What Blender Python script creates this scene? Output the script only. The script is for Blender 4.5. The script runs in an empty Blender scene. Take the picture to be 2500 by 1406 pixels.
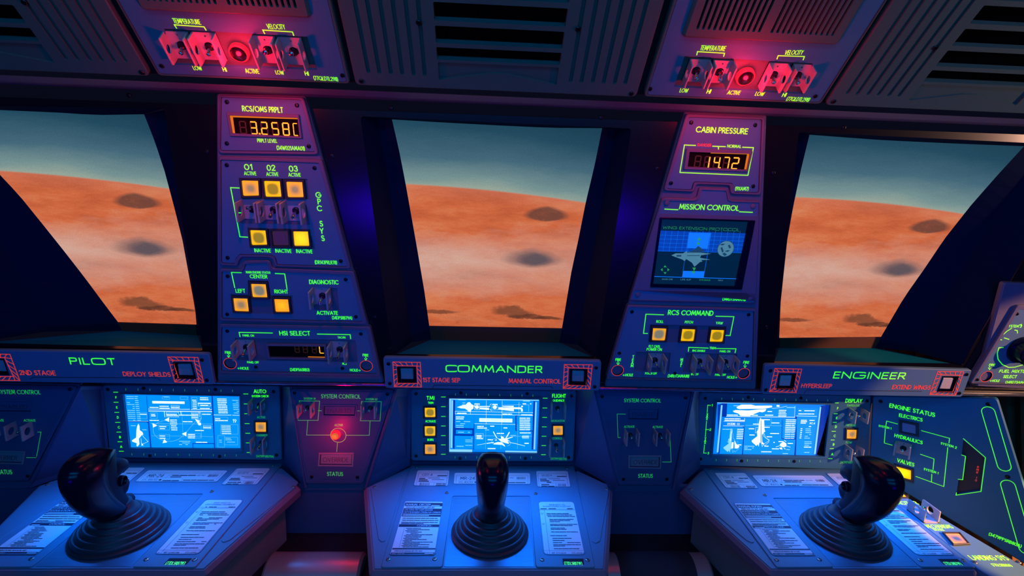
import bpy, math, random
from mathutils import Vector, Matrix
from mathutils.geometry import tessellate_polygon
random.seed(4)
SC = bpy.context.scene
COL = SC.collection
R = math.radians
PI = math.pi

# ------------------------------------------------------------------ camera
FPX, CX, CY = 1300.0, 1250.0, 703.0            # focal length in pixels of a 2500 x 1406 frame
EYE = Vector((0, 0, 1.5))
ex = Vector((27150, 685, 1300)).normalized()   # world X, Y, Z as the camera sees them (right, down, forward)
ey = Vector((-56, -249, 1300)); ey = (ey - ex * ey.dot(ex)).normalized()
ez = ex.cross(ey)
if ez.y > 0: ez = -ez
W2C = Matrix((ex, ey, ez))
cam_right, cam_down, cam_fwd = W2C.col[0], W2C.col[1], W2C.col[2]
cd = bpy.data.cameras.new('camera'); cd.sensor_width = 36; cd.lens = FPX / 2500 * 36
cd.clip_start = .01; cd.clip_end = 50
cam = bpy.data.objects.new('camera', cd); COL.objects.link(cam)
m3 = Matrix((cam_right, -cam_down, -cam_fwd)).transposed()
cam.matrix_world = Matrix.Translation(EYE) @ m3.to_4x4()
SC.camera = cam
def ray(x, y): return W2C @ Vector((x - CX, y - CY, FPX))

# ------------------------------------------------------------------ world, exposure, room lights
wd = bpy.data.worlds.new('world'); SC.world = wd; wd.use_nodes = True
bg = wd.node_tree.nodes['Background']
bg.inputs[0].default_value = (.02, .022, .07, 1); bg.inputs[1].default_value = .13
vs = SC.view_settings
vs.view_transform = 'Standard'; vs.look = 'None'; vs.gamma = 1; vs.use_curve_mapping = False; vs.exposure = 0
try:
    SC.cycles.max_bounces = 6; SC.cycles.sample_clamp_indirect = 3; SC.cycles.use_denoising = True
    SC.cycles.caustics_reflective = False; SC.cycles.caustics_refractive = False
except Exception: pass

def lamp(name, kind, loc, power, color, target=None, size=.1, size_y=None, spot=None, blend=.15):
    l = bpy.data.lights.new(name, kind); l.energy = power; l.color = color
    o = bpy.data.objects.new(name, l); COL.objects.link(o); o.location = loc
    if kind == 'AREA':
        l.size = size
        if size_y: l.shape = 'RECTANGLE'; l.size_y = size_y
    else: l.shadow_soft_size = size
    if spot: l.spot_size = R(spot); l.spot_blend = blend
    if target is not None:
        o.rotation_euler = (Vector(target) - Vector(loc)).to_track_quat('-Z', 'Y').to_euler()
    return o
BLUE = (.0, .29, 1.0)
# blue wash lamps of the cabin, behind the seats
lamp('blue_wash_lamp', 'AREA', (.0, -.9, 1.52), 7, BLUE, (0, 1.2, 1.2), 2.2, .4)
lamp('blue_wash_lamp', 'AREA', (.0, -.45, 2.22), 7, BLUE, (0, 1.2, 1.1), 2.2, .25)
# deep blue strip low behind the seats
lamp('blue_strip_lamp', 'AREA', (0, -.5, .72), .95, (.03, .0, 1.0), (0, 1.12, 1.31), 3.0, .12).data.spread = R(34)
# warm work lamp behind the engineer's seat
lamp('amber_lamp', 'SPOT', (3.3, -.25, 2.0), 1150, (1.0, .45, .17), (1.58, .84, .72), .012, None, 14, .05)
lamp('amber_board_fill', 'SPOT', (3.25, -.35, 1.9), 330, (1.0, .47, .24), (1.34, 1.19, 1.07), .02, None, 11, .2)  # added fill: extra warm spot to lift the engineer's board
lamp('amber_vent_fill', 'SPOT', (3.1, -.45, 1.25), 110, (1.0, .52, .36), (1.42, .9, 1.84), .1, None, 27, .9)  # added fill: warms the right overhead vent from below

# ------------------------------------------------------------------ materials
MATS = {}
def srgb(r, g, b):
    f = lambda c: (c / 255 / 12.92) if c / 255 <= .04045 else ((c / 255 + .055) / 1.055) ** 2.4
    return (f(r), f(g), f(b))
def mat(name, base, rough=.5, metal=0., bump=0., scale=400, var=.12, emit=None, es=1., spec=.5, coat=0., stretch=None):
    m = bpy.data.materials.new(name); m.use_nodes = True
    nt = m.node_tree; N = nt.nodes; L = nt.links; b = N['Principled BSDF']
    b.inputs['Base Color'].default_value = (*base, 1)
    b.inputs['Roughness'].default_value = rough; b.inputs['Metallic'].default_value = metal
    b.inputs['Specular IOR Level'].default_value = spec; b.inputs['Coat Weight'].default_value = coat
    if var or bump:
        tc = N.new('ShaderNodeTexCoord'); no = N.new('ShaderNodeTexNoise')
        no.inputs['Scale'].default_value = scale; no.inputs['Detail'].default_value = 3
        src = tc.outputs['Object']
        if stretch:
            mp = N.new('ShaderNodeMapping'); mp.inputs['Scale'].default_value = stretch
            L.new(src, mp.inputs[0]); src = mp.outputs[0]
        L.new(src, no.inputs['Vector'])
        if var:
            mx = N.new('ShaderNodeMix'); mx.data_type = 'RGBA'
            mx.inputs[6].default_value = (*[c * (1 - var) for c in base], 1)
            mx.inputs[7].default_value = (*[min(1, c * (1 + var)) for c in base], 1)
            L.new(no.outputs['Fac'], mx.inputs[0]); L.new(mx.outputs[2], b.inputs['Base Color'])
        if bump:
            bp = N.new('ShaderNodeBump'); bp.inputs['Strength'].default_value = bump; bp.inputs['Distance'].default_value = .001
            L.new(no.outputs['Fac'], bp.inputs['Height']); L.new(bp.outputs[0], b.inputs['Normal'])
    if emit:
        b.inputs['Emission Color'].default_value = (*emit, 1); b.inputs['Emission Strength'].default_value = es
    MATS[name] = m
    return m
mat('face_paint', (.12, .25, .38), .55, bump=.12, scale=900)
mat('status_paint', (.03, .25, .42), .5, bump=.1, scale=900)
mat('tray_paint', (.20, .17, .24), .5, bump=.25, scale=700)
mat('overhead_paint', (.085, .165, .125), .62, bump=.45, scale=500)
mat('overhead_blue', (.06, .25, .36), .55, bump=.3, scale=600)
mat('black_plate', (.008, .007, .012), .18, bump=0, spec=.9)
mat('black_reveal', (.001, .011, .038), .8, bump=.05, spec=.1)
mat('sill_paint', (.0, .17, .24), .75, spec=.08)
mat('bezel_paint', (.05, .22, .34), .45, bump=.1, scale=700)
mat('desk_paint', (.12, .28, .40), .40, bump=.25, scale=900, spec=.6)
mat('desk_metal', (.12, .29, .41), .36, .45, bump=.1, scale=260, stretch=(.08, 1, 1))
mat('trap_paint', (.075, .12, .26), .42, bump=.08, scale=700)
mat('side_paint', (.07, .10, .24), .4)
mat('gap_wall', (.34, .30, .28), .5, bump=.2, scale=600)
mat('dark_void', (.008, .009, .012), .7)
mat('well_dark', (.05, .045, .06), .55)
mat('black_gloss', (.003, .006, .026), .20, spec=.4, var=0)
mat('grip_matte', (.004, .009, .030), .5, bump=.05, scale=500, spec=.25)
mat('black_rubber', (.035, .05, .065), .42, bump=.08, scale=300)
mat('screw_metal', (.05, .045, .05), .30, .8, var=.2)
mat('bright_screw', (.45, .42, .42), .28, .9, var=.2)
mat('guard_metal', (.62, .52, .50), .40, .2, bump=.08, scale=800)
mat('lever_chrome', (.75, .72, .72), .15, 1, var=0)
mat('trim_metal', (.30, .33, .40), .22, .8)
mat('roll_metal', (.50, .42, .36), .36, .45, bump=.1, scale=60, stretch=(.6, 14, 14))
mat('roll_fabric', (.022, .022, .028), .75, bump=.8, scale=380)
mat('hole_black', (.003, .003, .004), .9, var=0, spec=0)
mat('placard_white', (.95, .86, .86), .4, var=.04)
mat('placard_dark', (.03, .035, .07), .4)
mat('print_dark', (.035, .035, .06), .5, var=0)
mat('print_white', (.80, .80, .84), .5, var=0)
mat('embossed_dark', (.03, .03, .05), .5, var=0)
mat('legend_plate', (.34, .30, .36), .4)
mat('ink_green', (.85, .85, .12), .5, var=0, emit=(.035, 1., .02), es=.95)
mat('ink_green_dim', (.25, .7, .25), .5, var=0, emit=(.02, .75, .10), es=.28)
mat('ink_red', (.85, .10, .08), .5, var=0, emit=(1., .06, .04), es=.42)
mat('ink_lime_tag', (.3, .9, .3), .5, var=0, emit=(.08, 1., .25), es=.75)
mat('digit_amber', (.9, .5, .1), .5, var=0, emit=(1., .40, .003), es=1.3)
mat('digit_unlit', (.08, .03, .01), .4, var=0, emit=(.28, .07, .0), es=.07)
mat('readout_glass', (.012, .006, .006), .12, var=0)
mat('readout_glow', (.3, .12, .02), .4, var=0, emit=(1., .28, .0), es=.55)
mat('lens_off', (.48, .44, .46), .45, var=.2)
mat('lens_off_lit', (.75, .66, .58), .45, var=.2)  # lit copy of lens_off, warm lamplight on the engineer's board put into its colour
mat('lens_off_blue', (.30, .36, .62), .45, bump=.3)
mat('lamp_red', (.9, .05, .05), .4, var=0, emit=(1., .003, .012), es=3.0)
mat('lamp_core', (.006, .003, .006), .2, var=0)
mat('lamp_core_olive', (.22, .18, .03), .4, bump=.5, emit=(.35, .28, .02), es=.5)
mat('screen_blue', (.01, .05, .2), .3, var=0, emit=(.0, .24, 1.0), es=.95)
mat('screen_panel', (.01, .05, .2), .3, var=0, emit=(.0, .30, 1.0), es=1.0)
mat('screen_deep', (.01, .02, .1), .3, var=0, emit=(.0, .05, .55), es=.7)
mat('screen_white', (.4, .5, .6), .3, var=0, emit=(.75, .95, 1.), es=1.15)
mat('screen_pale', (.2, .3, .5), .3, var=0, emit=(.22, .62, 1.), es=1.1)
mat('monitor_dark', (.006, .02, .04), .15, var=0, emit=(.0, .018, .05), es=.8)
mat('monitor_blue', (.01, .03, .1), .25, var=0, emit=(.0, .06, .50), es=.8)
mat('monitor_bright', (.01, .1, .3), .25, var=0, emit=(.005, .20, 1.), es=.85)
mat('monitor_grey', (.1, .2, .22), .3, bump=.0, var=.3, scale=90, emit=(.07, .25, .30), es=.8)
mat('monitor_shade', (.02, .05, .08), .3, var=0, emit=(.01, .06, .12), es=.8)
mat('monitor_green', (.05, .3, .1), .3, var=0, emit=(.02, .42, .08), es=.7)
mat('brown_slat', (.20, .09, .045), .6)
mat('film_margin', (.14, .04, .015), .7)
mat('carpet', (.02, .02, .025), .95)

def lens_mat(name, core, edge, r0, r1, es):  # dull core, bright rim: the overexposed glow is put into the lens colour
    m = bpy.data.materials.new(name); m.use_nodes = True; nt = m.node_tree; N = nt.nodes; L = nt.links; b = N['Principled BSDF']
    tc = N.new('ShaderNodeTexCoord'); mp = N.new('ShaderNodeMapping'); mp.inputs['Location'].default_value = (-.5, -.5, 0)
    L.new(tc.outputs['Generated'], mp.inputs[0])
    sx = N.new('ShaderNodeSeparateXYZ'); L.new(mp.outputs[0], sx.inputs[0])
    pw = []
    for i in (0, 1):
        a = N.new('ShaderNodeMath'); a.operation = 'ABSOLUTE'; L.new(sx.outputs[i], a.inputs[0])
        p = N.new('ShaderNodeMath'); p.operation = 'POWER'; p.inputs[1].default_value = 2.6; L.new(a.outputs[0], p.inputs[0]); pw.append(p)
    ad = N.new('ShaderNodeMath'); ad.operation = 'ADD'; L.new(pw[0].outputs[0], ad.inputs[0]); L.new(pw[1].outputs[0], ad.inputs[1])
    rt = N.new('ShaderNodeMath'); rt.operation = 'POWER'; rt.inputs[1].default_value = 1 / 2.6; L.new(ad.outputs[0], rt.inputs[0])
    rp = N.new('ShaderNodeValToRGB'); L.new(rt.outputs[0], rp.inputs[0])
    e = rp.color_ramp.elements; e[0].position = r0; e[0].color = (*core, 1); e[1].position = r1; e[1].color = (*edge, 1)
    L.new(rp.outputs[0], b.inputs['Emission Color']); b.inputs['Emission Strength'].default_value = es
    L.new(rp.outputs[0], b.inputs['Base Color']); b.inputs['Roughness'].default_value = .35
    MATS[name] = m
lens_mat('lens_soft', srgb(150, 125, 85), srgb(255, 165, 30), .14, .46, .95)
lens_mat('lens_olive', srgb(150, 125, 20), srgb(255, 190, 0), .30, .42, .95)
lens_mat('lens_grey', srgb(125, 122, 95), srgb(255, 170, 20), .28, .47, .95)
lens_mat('lens_full', srgb(255, 240, 10), srgb(255, 190, 0), .15, .5, 1.)
lens_mat('lens_amber', srgb(255, 185, 20), srgb(255, 155, 25), .1, .5, 1.)
lens_mat('lens_bluecore', srgb(70, 95, 130), srgb(255, 150, 70), .10, .5, .9)
lens_mat('lens_violet', srgb(80, 45, 80), srgb(85, 50, 60), .40, .5, .35)

# ------------------------------------------------------------------ surfaces of the place as frames (origin, right, up, outward)
class Frame:
    def __init__(s, O, U, V):
        s.O, s.U, s.V = Vector(O), Vector(U).normalized(), Vector(V).normalized(); s.N = s.U.cross(s.V)
    def hit(s, x, y, n=0.):                     # where the sight line of a photo pixel meets this surface raised by n
        d = ray(x, y); t = ((s.O + s.N * n) - EYE).dot(s.N) / d.dot(s.N)
        return EYE + d * t
    def px(s, x, y, n=0.):
        q = s.hit(x, y, n) - s.O
        return (q.dot(s.U), q.dot(s.V))
    def at(s, x, y, n=0.): return Frame(s.hit(x, y, n), s.U, s.V)
    def shift(s, u, v, n=0.): return Frame(s.O + s.U * u + s.V * v + s.N * n, s.U, s.V)
    def mat(s):
        m = Matrix((s.U, s.V, s.N)).transposed().to_4x4(); m.translation = s.O; return m
    def world(s, u, v, n=0.): return s.O + s.U * u + s.V * v + s.N * n
a_ = R(10.7); b_ = R(44)
WALL = Frame((0, 1.2, 1.5 - .464), (1, 0, 0), (0, -math.sin(a_), math.cos(a_)))
BOARD = WALL.shift(0, 0, .012)
OVER = Frame((.0115, 1.03, 1.5 + .168), (1, 0, 0), (0, -math.cos(b_), math.sin(b_)))
DESK_Z = 1.5 - .757
DESK = Frame((0, 1.059, DESK_Z), (1, 0, 0), (0, 1, 0))
MFD = Frame((0, 1.343, 1), (1, 0, 0), (0, 0, 1))
TRAP = Frame((0, 1.25, 1), (1, 0, 0), (0, 0, 1))
az, el = R(45), R(-2)
eu = Vector((math.sin(az) * math.cos(el), -math.cos(az) * math.cos(el), -math.sin(el)))
en = Vector((-math.cos(az), -math.sin(az), 0))
ENG = Frame(MFD.hit(2128, 1040), eu, en.cross(eu))

# ------------------------------------------------------------------ mesh helpers
def area2(p): return sum(p[i][0] * p[(i + 1) % len(p)][1] - p[(i + 1) % len(p)][0] * p[i][1] for i in range(len(p)))
def ccw(p): return list(p) if area2(p) > 0 else list(p)[::-1]
def inset(p, d):                                # p counter-clockwise; d > 0 moves edges inwards
    n = len(p); out = []
    for i in range(n):
        a, b, c = Vector(p[i - 1][:2]), Vector(p[i][:2]), Vector(p[(i + 1) % n][:2])
        e1, e2 = (b - a), (c - b)
        if e1.length < 1e-9 or e2.length < 1e-9: out.append(tuple(b)); continue
        e1.normalize(); e2.normalize()
        n1, n2 = Vector((-e1.y, e1.x)), Vector((-e2.y, e2.x))
        k = 1 + n1.dot(n2); mv = (n1 + n2) / max(k, .35)
        out.append(tuple(b + mv * d))
    return out
def fillet(p, r, seg=4):
    p = ccw(p); n = len(p); out = []
    for i in range(n):
        a, b, c = Vector(p[i - 1]), Vector(p[i]), Vector(p[(i + 1) % n])
        e1, e2 = (a - b), (c - b); l1, l2 = e1.length, e2.length
        if l1 < 1e-9 or l2 < 1e-9: continue
        e1 /= l1; e2 /= l2
        th = e1.angle(e2) if e1.length and e2.length else PI
        if th > R(172): out.append(tuple(b)); continue
        t = min(r / math.tan(th / 2), .48 * l1, .48 * l2)
        p0, p1 = b + e1 * t, b + e2 * t
        for k in range(seg + 1):
            s = k / seg
            q = p0 * (1 - s) ** 2 + b * 2 * s * (1 - s) + p1 * s * s
            out.append(tuple(q))
    return out
def circ(u, v, r, seg=20, ry=None): return [(u + r * math.cos(2 * PI * k / seg), v + (ry or r) * math.sin(2 * PI * k / seg)) for k in range(seg)]
def rect(u0, v0, u1, v1): return [(u0, v0), (u1, v0), (u1, v1), (u0, v1)]

class Mb:
    def __init__(s): s.v = []; s.f = []; s.T = None; s.turned = False
    def add(s, vs, fs):
        o = len(s.v); T = s.T
        s.v += [tuple(T(*q)) if T else tuple(q) for q in vs]; s.f += [tuple(i + o for i in f) for f in fs]
    def flat(s, loops, n, up=True):
        L3 = [[Vector((q[0], q[1], 0)) for q in l] for l in loops]
        tris = tessellate_polygon(L3); pts = [q for l in loops for q in l]; fs = []
        for t in tris:
            A = [pts[i] for i in t]; ar = area2(A)
            if abs(ar) < 1e-14: continue
            fs.append(tuple(t) if (ar > 0) == up else tuple(t)[::-1])
        s.add([(q[0], q[1], n) for q in pts], fs)
    def wall(s, p, n0, q, n1):                  # skirt between loop p at n0 and loop q at n1
        k = len(p)
        s.add([(*a[:2], n0) for a in p] + [(*a[:2], n1) for a in q], [(i, (i + 1) % k, k + (i + 1) % k, k + i) for i in range(k)])
    def prism(s, p, n0, n1, bev=0., holes=(), bottom=True):
        p = ccw(p); holes = [ccw(h) for h in holes]
        if bev:
            t = inset(p, bev); s.wall(p, n0, p, n1 - bev); s.wall(p, n1 - bev, t, n1)
        else: t = p; s.wall(p, n0, p, n1)
        for h in holes: s.wall(h[::-1], n0, h[::-1], n1)
        if len(holes) == 1 and len(holes[0]) == len(t):      # a plain ring
            h, k = holes[0], len(t); s.add([(*q[:2], n1) for q in t] + [(*q[:2], n1) for q in h], [(i, (i + 1) % k, k + (i + 1) % k, k + i) for i in range(k)])
            if bottom: s.add([(*q[:2], n0) for q in p] + [(*q[:2], n0) for q in h], [(i, k + i, k + (i + 1) % k, (i + 1) % k) for i in range(k)])
            return
        s.flat([t] + [h[::-1] for h in holes], n1)
        if bottom: s.flat([p] + [h[::-1] for h in holes], n0, False)
    def cyl(s, u, v, r, n0, n1, seg=16, r1=None): s.lathe([(0, n0), (r, n0), (r1 or r, n1), (0, n1)], u, v, seg)
    def lathe(s, prof, u=0, v=0, seg=24):
        s.turned = True; vs = []; fs = []; k = len(prof)
        for j in range(seg):
            a = 2 * PI * j / seg
            vs += [(u + r * math.cos(a), v + r * math.sin(a), n) for r, n in prof]
        for j in range(seg):
            for i in range(k - 1):
                a, b = j * k + i, ((j + 1) % seg) * k + i
                fs.append((a, b, b + 1, a + 1))
        s.add(vs, fs)
    def tube(s, path, rad, seg=10, cap=True):
        s.turned = True; path = [Vector(q) for q in path]; rr = rad if isinstance(rad, (list, tuple)) else [rad] * len(path)
        vs = []; fs = []; up = Vector((.13, .37, .92))
        for i, q in enumerate(path):
            t = (path[min(i + 1, len(path) - 1)] - path[max(i - 1, 0)]).normalized()
            x = t.cross(up).normalized(); y = t.cross(x)
            vs += [q + (x * math.cos(2 * PI * k / seg) + y * math.sin(2 * PI * k / seg)) * rr[i] for k in range(seg)]
        for i in range(len(path) - 1):
            for k in range(seg):
                a, b = i * seg + k, i * seg + (k + 1) % seg
                fs.append((a, a + seg, b + seg, b))
        if cap:
            fs.append(tuple(range(seg))); o = (len(path) - 1) * seg; fs.append(tuple(o + k for k in range(seg))[::-1])
        s.add([tuple(q) for q in vs], fs)
    def box(s, u0, v0, n0, u1, v1, n1): s.prism(rect(u0, v0, u1, v1), n0, n1)
    def quad(s, *q): s.add(q, [(0, 1, 2, 3)])
    def stroke(s, pts, w, n, closed=False):
        P = [Vector(q) for q in pts]; k = len(P)
        if k < 2: return
        if not closed:                            # start a new stroke at sharp corners
            for i in range(1, k - 1):
                e1, e2 = P[i] - P[i - 1], P[i + 1] - P[i]
                if e1.length > 1e-9 and e2.length > 1e-9 and e1.normalized().dot(e2.normalized()) < -.15:
                    s.stroke(pts[:i + 1], w, n); s.stroke(pts[i:], w, n); return
        Lf, Rt = [], []
        for i in range(k):
            a = P[i - 1] if (i or closed) else None; c = P[(i + 1) % k] if (i < k - 1 or closed) else None
            e1 = (P[i] - a) if a is not None else None; e2 = (c - P[i]) if c is not None else None
            if e1 is None or e1.length < 1e-9: e1 = e2
            if e2 is None or e2.length < 1e-9: e2 = e1
            if e1 is None or e1.length < 1e-9: return
            e1 = e1.normalized(); e2 = e2.normalized()
            n1, n2 = Vector((-e1.y, e1.x)), Vector((-e2.y, e2.x)); mv = (n1 + n2) / max(1 + n1.dot(n2), .4)
            ext = Vector((0, 0))
            if not closed and i == 0: ext = -e2 * w * .42
            if not closed and i == k - 1: ext = e1 * w * .42
            Lf.append(P[i] + mv * w / 2 + ext); Rt.append(P[i] - mv * w / 2 + ext)
        vs = [(*q, n) for q in Lf] + [(*q, n) for q in Rt]
        fs = [(i, k + i, k + (i + 1) % k, (i + 1) % k) for i in range(k if closed else k - 1)]
        s.add(vs, fs)
    def obj(s, name, m, parent=None, smooth=True, **pr):
        me = bpy.data.meshes.new(name); me.from_pydata(s.v, [], s.f); me.update()
        me.materials.append(MATS[m])
        if smooth and s.turned and len(me.polygons):
            me.polygons.foreach_set('use_smooth', [True] * len(me.polygons))
            try: me.set_sharp_from_angle(angle=R(32))
            except Exception: pass
        o = bpy.data.objects.new(name, me); COL.objects.link(o)
        if parent is not None: o.parent = parent
        for a, b in pr.items(): o[a] = b
        return o

def thing(fr, name, label, cat, group=None, kind=None):
    o = bpy.data.objects.new(name, None); COL.objects.link(o); o.empty_display_size = .02
    o.matrix_world = fr.mat()
    if kind: o['kind'] = kind
    else: o['label'] = label; o['category'] = cat
    if group: o['group'] = group
    return o
def struct(name, mb, m, fr=None):
    o = mb.obj(name, m); o['kind'] = 'structure'
    if fr: o.matrix_world = fr.mat()
    return o

# ------------------------------------------------------------------ single-line lettering (drawn as strokes)
GL = {}
def _g(spec):
    for row in spec.strip().split('\n'):
        c, w, st = row.split('|'); GL[c] = (float(w), [x.split() for x in st.split(';')])
_g('''A|.78|0,0 .39,1 .78,0;.14,.33 .64,.33
B|.55|0,0 0,1 .27,1 @.27,.77,.22,.23,90,-90 0,.54;.27,.54 @.28,.27,.27,.27,90,-90 0,0
C|.84|@.5,.5,.5,.5,45,315
D|.68|0,0 0,1 .25,1 @.22,.5,.46,.5,90,-90 0,0
E|.46|.46,1 0,1 0,0 .46,0;0,.53 .42,.53
F|.44|.44,1 0,1 0,0;0,.53 .40,.53
G|1|@.5,.5,.5,.5,42,360 .55,.5
H|.64|0,0 0,1;.64,0 .64,1;0,.53 .64,.53
I|.02|0.01,0 .01,1
J|.36|.36,1 .36,.2 @.18,.2,.18,.2,0,-180
K|.6|0,0 0,1;.56,1 0,.45;.2,.62 .6,0
L|.42|0,1 0,0 .42,0
M|.86|0,0 .12,1 .43,.2 .74,1 .86,0
N|.7|0,0 0,1 .7,0 .7,1
O|1|@.5,.5,.5,.5,0,360
P|.5|0,0 0,1 .24,1 @.24,.74,.26,.26,90,-90 0,.48
Q|1|@.5,.5,.5,.5,0,360;.6,.3 .95,0
R|.54|0,0 0,1 .24,1 @.24,.74,.26,.26,90,-90 0,.48;.24,.48 .54,0
S|.5|@.25,.755,.22,.245,35,270 @.25,.26,.25,.26,90,-145
T|.5|0,1 .5,1;.25,1 .25,0
U|.62|0,1 0,.31 @.31,.31,.31,.31,180,360 .62,1
V|.7|0,1 .35,0 .7,1
W|1.05|0,1 .26,0 .525,.85 .79,0 1.05,1
X|.62|0,0 .62,1;0,1 .62,0
Y|.62|0,1 .31,.48 .62,1;.31,.48 .31,0
Z|.55|0,1 .55,1 0,0 .55,0
0|.6|@.3,.5,.3,.5,0,360
1|.2|0,.8 .18,1 .18,0
2|.52|@.26,.74,.26,.26,170,-30 0,0 .52,0
3|.5|@.24,.76,.22,.24,160,-90 @.24,.26,.26,.26,90,-160
4|.58|.44,0 .44,1 0,.26 .58,.26
5|.5|.46,1 .1,1 .06,.55 @.23,.32,.27,.32,120,-150
6|.54|.36,1 .05,.42;@.27,.28,.27,.28,0,360
7|.5|0,1 .5,1 .14,0
8|.5|@.25,.76,.21,.24,0,360;@.25,.27,.25,.27,0,360
9|.54|.18,0 .49,.58;@.27,.72,.27,.28,0,360
(|.2|@.42,.45,.36,.68,122,238
)|.2|@-.22,.45,.36,.68,58,-58
/|.36|0,-.08 .36,1.05
-|.3|0,.42 .3,.42
<|.4|.4,.75 0,.42 .4,.1
>|.4|0,.75 .4,.42 0,.1
.|.04|0,0 .04,0
:|.04|0,.1 .04,.1;0,.6 .04,.6
#|.6|.15,0 .25,1;.4,0 .5,1;0,.35 .6,.35;0,.68 .6,.68
'|.04|.02,.7 .02,1
И|.66|0,1 0,0 .66,1 .66,0
Й|.66|0,1 0,0 .66,1 .66,0
Г|.45|0,0 0,1 .45,1
Л|.6|0,0 .3,1 .6,0
Я|.54|.54,0 .54,1 .3,1 @.3,.74,.26,.26,90,270 .54,.48;.3,.48 0,0
Ж|.8|0,0 .8,1;0,1 .8,0;.4,0 .4,1
Ю|1.1|0,0 0,1;0,.5 .2,.5;@.65,.5,.45,.5,0,360
Щ|.86|0,1 0,0 .86,0 .86,1;.43,0 .43,1
Д|.7|.7,0 0,0 .3,1 .6,1 .6,0
Ы|.8|0,1 0,0 .26,0 @.26,.24,.24,.24,-90,90 0,.48;.8,0 .8,1
Б|.55|.5,1 0,1 0,0 .27,0 @.27,.27,.27,.27,-90,90 0,.54''')
for a, b in zip('СТЕМАРУОВНКП', 'CTEMAPYOBHKH'): GL[a] = GL[b]
GL['П'] = (.64, [['0,0', '0,1', '.64,1', '.64,0']])
def glyph(ch, sq=1.0):
    w, sts = GL[ch]; out = []
    for st in sts:
        pts = []
        for t in st:
            if t[0] == '@':
                cx, cy, rx, ry, a0, a1 = map(float, t[1:].split(','))
                k = max(4, int(abs(a1 - a0) / 24))
                for i in range(k + 1):
                    a = R(a0 + (a1 - a0) * i / k); c, s_ = math.cos(a), math.sin(a)
                    f = lambda q: math.copysign(abs(q) ** sq, q)
                    pts.append((cx + rx * f(c), cy + ry * f(s_)))
            else: pts.append(tuple(map(float, t.split(','))))
        out.append(pts)
    return w, out
def text_into(mb, s, p0, p1, hv, n, weight=.15, gap=.24, wide=False):
    """lettering of string s from p0 to p1 (baseline, in the frame) with capital height hv"""
    items = []; x = 0; sq = .45 if wide else 1.
    for ch in s:
        if ch == ' ': x += .42; continue
        w, st = glyph(ch, sq); items.append((x, st)); x += w + gap
    tot = max(x - gap, .01)
    p0, p1 = Vector(p0), Vector(p1); d = p1 - p0; L = d.length
    if len(s) == 1:
        du = d.normalized() * hv; p0 = (p0 + p1) / 2 - du * tot / 2
    else: du = d / tot
    e = d.normalized(); up = Vector((-e.y, e.x)) * hv
    for x0, st in items:
        for pts in st:
            mb.stroke([p0 + du * (x0 + q[0]) + up * q[1] for q in pts], min(hv, du.length * 1.12) * weight, n)
class Ink:
    """printing on a frame, given by photo positions"""
    def __init__(s, fr, n=.0004, split=False): s.fr = fr; s.n = n; s.mb = Mb(); s.split = split; s.items = []
    def cut(s, name):
        if s.split and s.mb.f: s.items.append((name, s.mb)); s.mb = Mb()
    def p(s, q): return s.fr.px(q[0], q[1], s.n)
    def t(s, txt, x0, y0, x1, y1, h, weight=.19, wide=False):
        a, b = s.p((x0, y0)), s.p((x1, y1)); xm, ym = (x0 + x1) / 2, (y0 + y1) / 2
        hv = abs(s.p((xm, ym - h))[1] - s.p((xm, ym))[1])
        text_into(s.mb, txt, a, b, hv, s.n, weight, wide=wide)
        if len(txt) > 1: s.cut('caption')
    def c(s, ch, x, y, h, weight=.16): s.t(ch, x - 4, y + h / 2, x + 4, y + h / 2, h, weight)
    def l(s, pts, w=.002, closed=False): s.cut('letters'); s.mb.stroke([s.p(q) for q in pts], w, s.n, closed); s.cut('marking_line')
    def poly(s, pts, dn=0.): s.mb.flat([ccw([s.p(q) for q in pts])], s.n + dn)
    def circle(s, x, y, r, w=.002, seg=28, a0=0, a1=360, ry=None):
        c = s.p((x, y)); ru = abs(s.p((x + r, y))[0] - c[0]); rv = ru if ry is None else ry * ru / r
        s.mb.stroke([(c[0] + ru * math.cos(R(a0 + (a1 - a0) * k / seg)), c[1] + rv * math.sin(R(a0 + (a1 - a0) * k / seg))) for k in range(seg + 1)], w, s.n)
    def disc(s, x, y, r, dn=0.):
        c = s.p((x, y)); ru = abs(s.p((x + r, y))[0] - c[0]); s.mb.flat([circ(c[0], c[1], ru, 24)], s.n + dn)
    def dash(s, x0, y0, x1, y1, h, dens=.8):   # a row of print too small to read, as word-long bars
        a, b = s.p((x0, y0)), s.p((x1, y1)); L = (Vector(b) - Vector(a)).length; hv = abs(s.p((x0, y0 - h))[1] - s.p((x0, y0))[1])
        e = (Vector(b) - Vector(a)) / max(L, 1e-6); q = 0
        while q < L:
            w = min(random.uniform(1.5, 5) * hv, L - q)
            if random.random() < dens: s.mb.stroke([Vector(a) + e * q, Vector(a) + e * (q + w)], hv * .7, s.n)
            q += w + hv * .8
    def obj(s, name, m, parent, **k):
        if s.split:
            s.cut('letters')
            for nm, mb in s.items: mb.obj(nm, m, parent, smooth=False, **k)
            return
        if s.mb.f: return s.mb.obj(name, m, parent, smooth=False, **k)

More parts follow.
